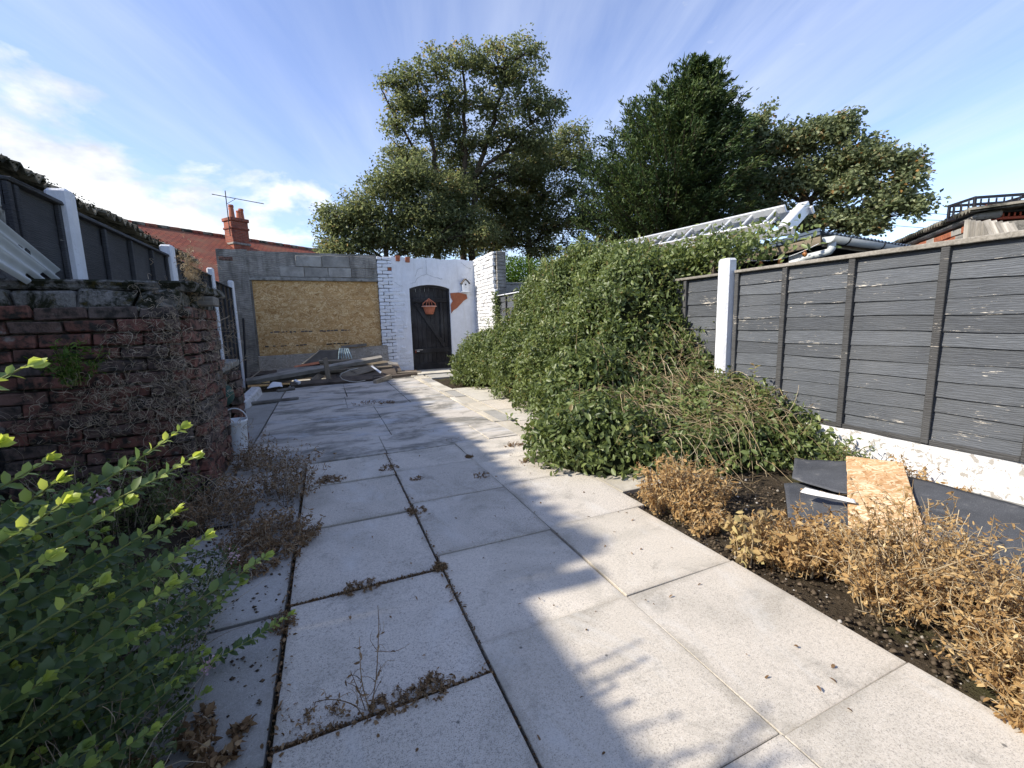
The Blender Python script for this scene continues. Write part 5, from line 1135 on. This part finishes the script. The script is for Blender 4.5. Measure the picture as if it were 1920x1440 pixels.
# ================================================================== DRY WEEDS
def curl_line(p, d, L, n, wig, curl, up=0.):
    ln = [np.array(p, float)]; d = norm(np.array(d, float)); ax_ = rdir(1)[0]
    for s in range(n): d = norm(d+np.cross(ax_, d)*curl*(s/n)+RNG.normal(0, wig, 3)+[0, 0, up]); ln.append(ln[-1]+d*L/n)
    return np.array(ln)
def weed(name, label, cx_, cy_, rx, ry, h, ns, lpl, lsz, lm, sm, cat_='weed', group='dry weeds on the right bed', z0=-.02, spread=.45, srad=.0022, asp=.42, lowleaf=.1, wig=.09, side=3):
    t = thing(name, label, cat_, (cx_, cy_, 0), group); lines = []; rad = []; P = []; D = []
    for k in range(ns):
        a = RNG.random()*6.283; r = math.sqrt(RNG.random()); p = np.array([cx_+rx*.75*r*math.cos(a), cy_+ry*.75*r*math.sin(a), z0]); hh = h*RNG.uniform(.55, 1.08)*(1-.35*r*r)
        d = np.array([math.cos(a)*spread*r*rx/max(rx, ry), math.sin(a)*spread*r*ry/max(rx, ry), 1])+RNG.normal(0, .14, 3); ln = curl_line(p, d, hh, 8, wig, .25); lines.append(ln); rad.append(srad*RNG.uniform(.7, 1.4))
        for s in range(side):
            j = RNG.integers(2, 8); sd2 = norm(d)*.4+rdir(1)[0]*.8; sd2[2] = abs(sd2[2]); l2 = curl_line(ln[j], sd2, hh*RNG.uniform(.15, .35), 5, .16, .9); lines.append(l2); rad.append(srad*.55)
            for _ in range(max(1, int(lpl*.25))): P.append(l2[RNG.integers(1, 6)]); D.append(rdir(1)[0]-[0, 0, .5])
        for _ in range(lpl): u = RNG.uniform(lowleaf, 1); j = min(7, int(u*8)); P.append(ln[j]+(ln[j+1]-ln[j])*RNG.random()); D.append(rdir(1)[0]*[1, 1, .6]-[0, 0, .35])
    P = np.array(P); D = np.array(D); n = len(P); L = lsz*RNG.uniform(.45, 1.2, n)
    stuff('stems', twigs_np(lines, rad, RNG.random(len(lines))), sm, t)
    stuff('dry_leaves', leaf_np(P, D, rdir(n), L, L*asp*RNG.uniform(.6, 1.3, n), np.clip(RNG.normal(.5, .24, n), 0, 1), T8, F8, RNG.uniform(-.2, .9, n)), lm, t); return t
weed('dry_weed', 'rusty dry weed clump at the foot of the climber, end of paving', 1.78, 1.74, .26, .20, .36, 130, 20, .024, 'dry_leaf', 'dry_stem', side=3, asp=.46)
weed('dry_weed', 'low dry weed tuft at the paving corner beside the climber', 1.70, 1.52, .12, .10, .16, 40, 10, .026, 'dry_leaf', 'dry_stem', side=3, asp=.46)
weed('dry_weed', 'pale yellow broad-leaved dead weed standing at the paving edge', 1.61, 1.215, .075, .075, .30, 13, 16, .036, 'yellow_dry_leaf', 'dry_stem', asp=.6, srad=.003)
weed('dry_weed', 'round ochre dry weed between the yellow weed and the chipboard strip', 1.82, 1.09, .22, .15, .28, 110, 20, .024, 'dry_leaf', 'dry_stem', side=3, asp=.46)
weed('dry_weed', 'tall tangled dry weed in front of the chipboard strip', 1.88, .78, .27, .15, .47, 160, 22, .019, 'dry_leaf', 'dry_stem', side=3, asp=.46)
weed('dry_weed', 'large dry weed thicket at the right edge of the picture', 1.88, .46, .30, .17, .38, 180, 22, .018, 'dry_leaf', 'dry_stem', side=3, asp=.46)
weed('dry_weed', 'dry weeds trailing along the paving edge, bottom right corner', 1.68, .30, .20, .20, .18, 150, 14, .022, 'dry_leaf', 'dry_stem', spread=.9)
weed('dry_weed', 'thin half green weed growing against the white gravel board', 3.20, 1.72, .10, .16, .30, 26, 14, .030, 'vine_leaf', 'dry_stem', lowleaf=.3)
weed('dry_weed', 'sparse dry weed on the plinth right of the chipboard strip', 3.16, 1.38, .10, .14, .24, 26, 10, .028, 'dry_leaf', 'dry_stem', side=3, asp=.46)
weed('dry_weed', 'small ochre dry weed by the plinth under the fence batten', 3.16, 1.12, .08, .10, .13, 22, 10, .026, 'dry_leaf', 'dry_stem', side=3, asp=.46)
GLW = 'dead brown weeds on the left'
weed('dead_weed', 'brown dead weed with upright seed stems left of the paving joint', -.30, 2.96, .17, .18, .42, 85, 14, .020, 'brown_dead', 'grey_stem', group=GLW, srad=.0016, lowleaf=.0)
weed('dead_weed', 'matted brown dead weed mat spilling on the slabs, left middle', -.32, 2.28, .20, .28, .20, 150, 16, .020, 'brown_dead', 'grey_stem', group=GLW, spread=1.3, srad=.0016)
weed('dead_weed', 'low brown dead weed spread beside the brick bunker foot', -.62, 2.75, .22, .30, .34, 110, 14, .020, 'brown_dead', 'grey_stem', group=GLW, srad=.0016)
weed('dead_weed', 'dry grass tuft at the foot of the low brick wall before the bucket', -.58, 3.75, .16, .22, .30, 60, 12, .020, 'brown_dead', 'grey_stem', group=GLW, srad=.0016)
weed('dead_weed', 'small dark tuft right of the upright seed stems', -.04, 3.13, .10, .06, .07, 50, 10, .02, 'brown_dead', 'grey_stem', group=GLW, spread=1.5)
weed('dead_weed', 'crumpled pale brown dead leaves at the bottom left under the shrub', -.40, 1.20, .12, .12, .09, 34, 18, .024, 'brown_dead', 'grey_stem', group=GLW, spread=1.2, asp=.7)
# joint weeds
JW = 'dead weeds in the paving joints'
weed('joint_weed', 'slender dead weed with reddish twigs lying up from the nearest slab joint', .03, 1.12, .02, .02, .34, 5, 5, .016, 'brown_dead', 'brown_dead', group=JW, srad=.0018, side=6, wig=.05)
weed('joint_weed', 'flat brown wisp spreading on the slab left of the slender dead weed', -.10, 1.16, .10, .07, .05, 60, 8, .012, 'brown_dead', 'brown_dead', group=JW, spread=1.6, srad=.0009)
for x, y, r, h, lb in [(.10, 1.125, .10, .03, 'matted dead moss along the nearest cross joint'), (.20, 1.12, .05, .05, 'curled dry leaves on the nearest cross joint, right end'), (.05, 1.73, .10, .04, 'dead grass wisp on the second cross joint'), (.38, 1.735, .03, .03, 'tiny dead tuft at the end of the second cross joint'),
    (.40, 2.36, .07, .045, 'dead rosette in the long joint'), (.36, 3.20, .08, .04, 'coiled dead stalk at the corner of the concrete'), (.50, 2.86, .05, .03, 'dead stalk lying beside the long joint'), (.92, 2.72, .07, .03, 'dead rosette left of the climber tip'), (.98, 3.18, .03, .025, 'small dead sprig at the joint near the climber tip'),
    (-.22, 1.62, .04, .05, 'dead crumbs in the left joint crossing'), (.45, 6.15, .30, .05, 'dead runner trailing over the concrete near the junk pile'), (.72, 6.0, .14, .05, 'dead twig cluster on the concrete near the junk pile'), (1.42, 3.30, .10, .04, 'reddish dead sprig at the tip of the climber'), (1.36, 2.86, .10, .05, 'dead sprig reaching from the climber over the slabs'), (1.78, 3.62, .07, .10, 'dry brown sprig standing beside the climber on buff slabs')]:
    weed('joint_weed', lb, x, y, r, r*.5 if r > .09 else r, h, 40, 8, .010, 'brown_dead', 'brown_dead', group=JW, spread=1.8, srad=.0013, wig=.25, z0=.0)
# dead leaf bits and soil crumbs scattered on slabs and in joints
n = 520; XX = np.concatenate([RNG.uniform(-.2, 1.5, 200), RNG.normal(-.21, .02, 130), RNG.normal(.39, .012, 110), RNG.uniform(-.2, .39, 80)]); YY = np.concatenate([RNG.uniform(.4, 6.5, 200), RNG.uniform(.6, 2.4, 130), RNG.uniform(1.3, 3.6, 110), 1.112+RNG.normal(0, .015, 80)])
P = np.stack([XX, YY, np.full(n, .006)], 1)
o = stuff('leaf_litter', leaf_np(P, rdir(n)*[1, 1, .2], rdir(n)*.3+[0, 0, 1], RNG.uniform(.005, .022, n), RNG.uniform(.004, .012, n), RNG.random(n)*.8, T8, F8, .4), 'brown_dead'); o['label'] = 'small dead leaf crumbs scattered over slabs and joints'; o['category'] = 'leaf litter'
n = 2600; k = n//4
XX = np.concatenate([RNG.normal(-.212, .006, k), RNG.normal(.392, .004, k), RNG.uniform(-.21, .39, k), RNG.uniform(-.21, .39, k)]); YY = np.concatenate([RNG.uniform(.5, 3.5, k), RNG.uniform(.5, 3.6, k), 1.112+RNG.normal(0, .005, k), 1.735+RNG.normal(0, .005, k)])
P = np.stack([XX, YY, np.full(4*k, -.004)], 1); o = stuff('joint_moss', leaf_np(P, rdir(4*k), rdir(4*k)+[0, 0, 1], RNG.uniform(.004, .012, 4*k), RNG.uniform(.004, .010, 4*k), RNG.random(4*k)*.45), 'brown_dead'); o['label'] = 'dark dead moss filling the slab joints'; o['category'] = 'moss'
# clods, pebbles and fallen bits on the bed and border
def chips(name, label, x0, x1, y0, y1, n, s0, s1, mt, z=-.02):
    P = np.stack([RNG.uniform(x0, x1, n), RNG.uniform(y0, y1, n), np.full(n, z)], 1); P[:, 2] += RNG.uniform(0, .014, n); T = np.array([(1, 0, 0), (-1, 0, 0), (0, 1, 0), (0, -1, 0), (0, 0, .7), (0, 0, -.7)], float); Fo = np.array([(0, 2, 4), (2, 1, 4), (1, 3, 4), (3, 0, 4), (2, 0, 5), (1, 2, 5), (3, 1, 5), (0, 3, 5)])
    S = (s0*(s1/s0)**RNG.random(n))[:, None, None]; V = P[:, None, :]+S*T[None]*RNG.uniform(.6, 1.3, (n, 6, 1)); F = (Fo[None]+(np.arange(n)*6)[:, None, None]).reshape(-1, 3)
    o = stuff(name, (V.reshape(-1, 3), F, np.repeat(RNG.random(n), 6)), mt); o['label'] = label; o['category'] = 'soil'
leafm('clod', [(0, (.040, .030, .022)), (.75, (.10, .078, .055)), (.93, (.14, .11, .08)), (.97, (.26, .24, .21)), (1, (.38, .36, .33))], 0, 1, .95, .05)
chips('soil_clods', 'crumbly soil clods and pebbles along the right bed', 1.56, 2.5, .1, 2.1, 4200, .0025, .014, 'clod')
chips('soil_clods', 'dark soil crumbs along the left border beside the slabs', -.9, -.25, .7, 3.4, 2200, .002, .010, 'clod', -.012)
# dried curly vetch hanging over the bunker
def tangle(name, label, boxes, mt, group=None, cat_='dry climber'):
    t = thing(name, label, cat_, tuple(np.mean([b[0] for b in boxes], 0)), group); ls = []; rd = []
    for c, s, n, L in boxes:
        for k in range(n): p = np.array(c)+RNG.normal(size=3)*np.array(s); ls.append(curl_line(p, rdir(1)[0]+[0, -.3, .1], L*RNG.uniform(.5, 1.4), 12, .10, RNG.uniform(.6, 2.6))); rd.append(RNG.uniform(.0008, .0021))
    stuff('stems', twigs_np(ls, rd, np.clip(RNG.normal(.5, .25, len(ls)), 0, 1)), mt, t); return t
tangle('dry_climber', 'grey curly dead climber hanging over the bunker corner', [((-.82, 3.09, 1.05), (.07, .03, .14), 170, .12), ((-.80, 3.06, .75), (.12, .05, .14), 220, .13), ((-1.05, 3.02, .70), (.16, .05, .10), 170, .13), ((-1.2, 2.98, .58), (.20, .06, .10), 240, .13), ((-.78, 3.02, .50), (.13, .06, .12), 240, .13), ((-.68, 3.6, .95), (.05, .12, .18), 200, .11), ((-1.0, 3.1, .98), (.10, .03, .06), 90, .12)], 'grey_stem')
tangle('dry_seed_head', 'pale tan curled dry seed head standing above the bunker lid', [((-.74, 3.35, 1.42), (.022, .022, .065), 240, .075), ((-.73, 3.35, 1.31), (.012, .012, .03), 30, .10)], 'dry_stem', cat_='seed head')
weed('green_weed', 'dark green weeds below the dry climber at the bunker foot', -1.15, 2.85, .45, .16, .48, 130, 26, .022, 'vine_leaf', 'grey_stem', group='green weeds on the left', spread=.5)
weed('green_weed', 'small bright green sprig in front of the upper bunker bricks', -1.22, 2.98, .06, .05, .32, 16, 26, .024, 'bright_hedge', 'green_stem', group='green weeds on the left', z0=.78)

# ================================================================== HEBE shrub at the left front
HS = .70
hb = thing('hebe_shrub', 'bright green small-leaved shrub with sunlit tips in the left foreground', 'shrub', (-.95, 1.35, 0))
tips = [((-.46, .98, 1.00), 1.), ((-.52, .90, .93), 1.), ((-.43, 1.60, .75), 1.), ((-.385, 1.50, .68), 1.), ((-.42, 1.42, .55), .9), ((-.356, 1.40, .47), 1.), ((-.25, 1.62, .27), .8), ((-.18, 1.50, .11), .95), ((-.33, 1.60, .20), .6), ((-.42, 1.30, .40), .9), ((-.50, 1.35, .62), .9), ((-.50, 1.10, .72), 1.), ((-.55, 1.12, .60), .9), ((-.52, 1.22, .48), .9), ((-.47, 1.28, .30), .7), ((-.40, 1.42, .36), .7), ((-.62, 1.35, .70), .9), ((-.70, 1.5, .72), .9), ((-.66, 1.25, .82), .95), ((-.60, 1.55, .55), .7), ((-.48, 1.70, .40), .6)]
for k in range(170):
    r = RNG.random(); x = RNG.uniform(-.95, -.36); y = RNG.uniform(.85, 1.6); zmax = .70-.9*(x+.75)**2-.55*max(0, x+.62); tips.append(((x, y, max(.04, zmax*RNG.uniform(.15, 1.0))), .4+.5*RNG.random()))
for k in range(70): tips.append(((RNG.uniform(-.80, -.42), RNG.uniform(.25, .80), RNG.uniform(.55, 1.18)), .8))
stem = []; srd = []; LP = []; LD = []; LN = []; LL_ = []; LT = []
for k, (tp, br) in enumerate(tips):
    tp = np.array(tp); main = k < 21
    if main and k != 7: tp = np.array([0, 0, CAM_H])+(tp-[0, 0, CAM_H])*(HS if k > 1 else .82)
    out = norm(np.array([1., RNG.normal(.10, .22), .18+.28*tp[2]+RNG.normal(0, .08)])); Lb = RNG.uniform(.34, .52) if main else RNG.uniform(.18, .32)
    st = tp-out*Lb; ln = bez(st, tp, [0, 0, -.10*Lb], 16); stem.append(ln); srd.append(.0030 if main else .0020)
    root = np.array([st[0]-.12, st[1]+RNG.normal(0, .05), 0.]); stem.append(bez(root, st, [-.05, 0, .05], 5)); srd.append(.004)
    nd = int(Lb/.0135); dirs = np.gradient(ln, axis=0)
    for j in range(nd):
        u = (j+.5)/nd; f_ = u*15; i_ = int(f_); c = ln[i_]+(ln[min(15, i_+1)]-ln[i_])*(f_-i_); d = norm(dirs[i_]); ref = norm(np.cross(d, [0, 0, 1.]) if j % 2 == 0 else np.cross(d, np.cross(d, [0, 0, 1.])))
        for s_ in (-1, 1):
            dv = ref*s_*.9+d*(.35+.6*u)+RNG.normal(0, .14, 3)+[0, 0, .1]; sz = (.029 if main else .027)*RNG.uniform(.75, 1.2)*(1 if u < .8 else 1-.5*(u-.8)/.2)*(.75+.25*min(1, u*3))
            LP.append(c); LD.append(dv); LN.append(d*.55+np.array([0, -.25, .8])+RNG.normal(0, .22, 3)); LL_.append(sz); LT.append(np.clip((.14+.34*u**2*br+(.34 if u > .86 else 0))*(.6+.4*br)+RNG.normal(.10, .13), 0, 1))  # paler towards the tips: young growth, with sunlight also put into the tint
    for s_ in range(5): LP.append(ln[-1]); LD.append(norm(dirs[-1])+rdir(1)[0]*.5); LN.append(rdir(1)[0]+[0, 0, .5]); LL_.append(.022); LT.append(min(1, .5+.5*br))
LP, LD, LN, LL_, LT = map(np.array, (LP, LD, LN, LL_, LT)); LW = LL_*.64
stuff('stems', twigs_np(stem, srd, RNG.random(len(stem)), 5), 'green_stem', hb)
big_ = np.argsort(np.linalg.norm(LP-[0, 0, CAM_H], axis=1)/LL_)[:280]; rest = np.setdiff1d(np.arange(len(LP)), big_)
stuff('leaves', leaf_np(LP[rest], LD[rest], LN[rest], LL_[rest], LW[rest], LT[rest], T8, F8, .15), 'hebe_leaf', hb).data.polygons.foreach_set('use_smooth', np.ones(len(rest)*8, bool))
T15 = np.array([(0, 0, 0), (.12, -.12, .02), (.32, -.40, .07), (.58, -.50, .09), (.82, -.36, .06), (1, 0, -.03), (.82, .36, .06), (.58, .50, .09), (.32, .40, .07), (.12, .12, .02), (.32, 0, -.01), (.58, 0, -.02), (.82, 0, -.03)])
F15 = np.array([(0, 1, 10), (1, 2, 10), (10, 2, 3), (10, 3, 11), (11, 3, 4), (11, 4, 12), (12, 4, 5), (12, 5, 6), (11, 12, 6), (11, 6, 7), (10, 11, 7), (10, 7, 8), (10, 8, 9), (0, 10, 9)])
lv = [mesh_np('leaf', *leaf_np([(0, 0, 0)], [(1, 0, 0)], [(0, 0, 1)], 1., .5, np.array([tt]), T15, F15, .12+.05*i), smooth=True) for i, tt in enumerate((.25, .45, .62, .78, .95))]
for q in big_:
    x = Vector(LD[q]).normalized(); y = Vector(LN[q]).cross(x).normalized(); z = x.cross(y); R = Matrix((x, y, z)).transposed()
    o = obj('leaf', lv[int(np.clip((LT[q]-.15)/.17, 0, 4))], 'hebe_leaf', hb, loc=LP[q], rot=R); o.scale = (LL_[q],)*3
# a few pale pink flower heads
for c in [(-.34, 1.62, .30), (-.36, 1.28, .16), (-.60, 1.5, .60)]:
    n = 26; P = np.array(c)+RNG.normal(0, .012, (n, 3)); stuff('flower', leaf_np(P, rdir(n), rdir(n), .009, .006, RNG.random(n), T8, F8, .2), 'pink_petal', hb)
# dense dark ground cover under the shrub
gc = thing('ground_cover', 'dark olive low ground cover under the bright shrub, bottom left', 'ground cover', (-.8, 1.2, 0)); n = 14000
XX = RNG.uniform(-1.35, -.42, n); YY = RNG.uniform(.75, 2.1, n); zt = np.clip(.34-.5*np.clip(XX+.85, 0, 1), .03, 1)*(.75+.35*lump(np.stack([XX, YY, XX*0], 1), 6)); P = np.stack([XX, YY, zt*(1-.5*RNG.random(n)**2)], 1)
stuff('foliage', leaf_np(P, rdir(n), rdir(n)+[0, 0, 1.2], RNG.uniform(.010, .026, n), RNG.uniform(.007, .013, n), np.clip(RNG.normal(.22, .14, n), 0, 1), T8, F8, .15), 'vine_leaf', gc)
ls = [curl_line((RNG.uniform(-1.2, -.45), RNG.uniform(.8, 1.9), .02), rdir(1)[0]*[1, 1, .3]+[0, 0, 1], .28, 6, .1, .4) for _ in range(420)]; stuff('stems', twigs_np(ls, [.0013]*420, RNG.random(420)), 'grey_stem', gc)
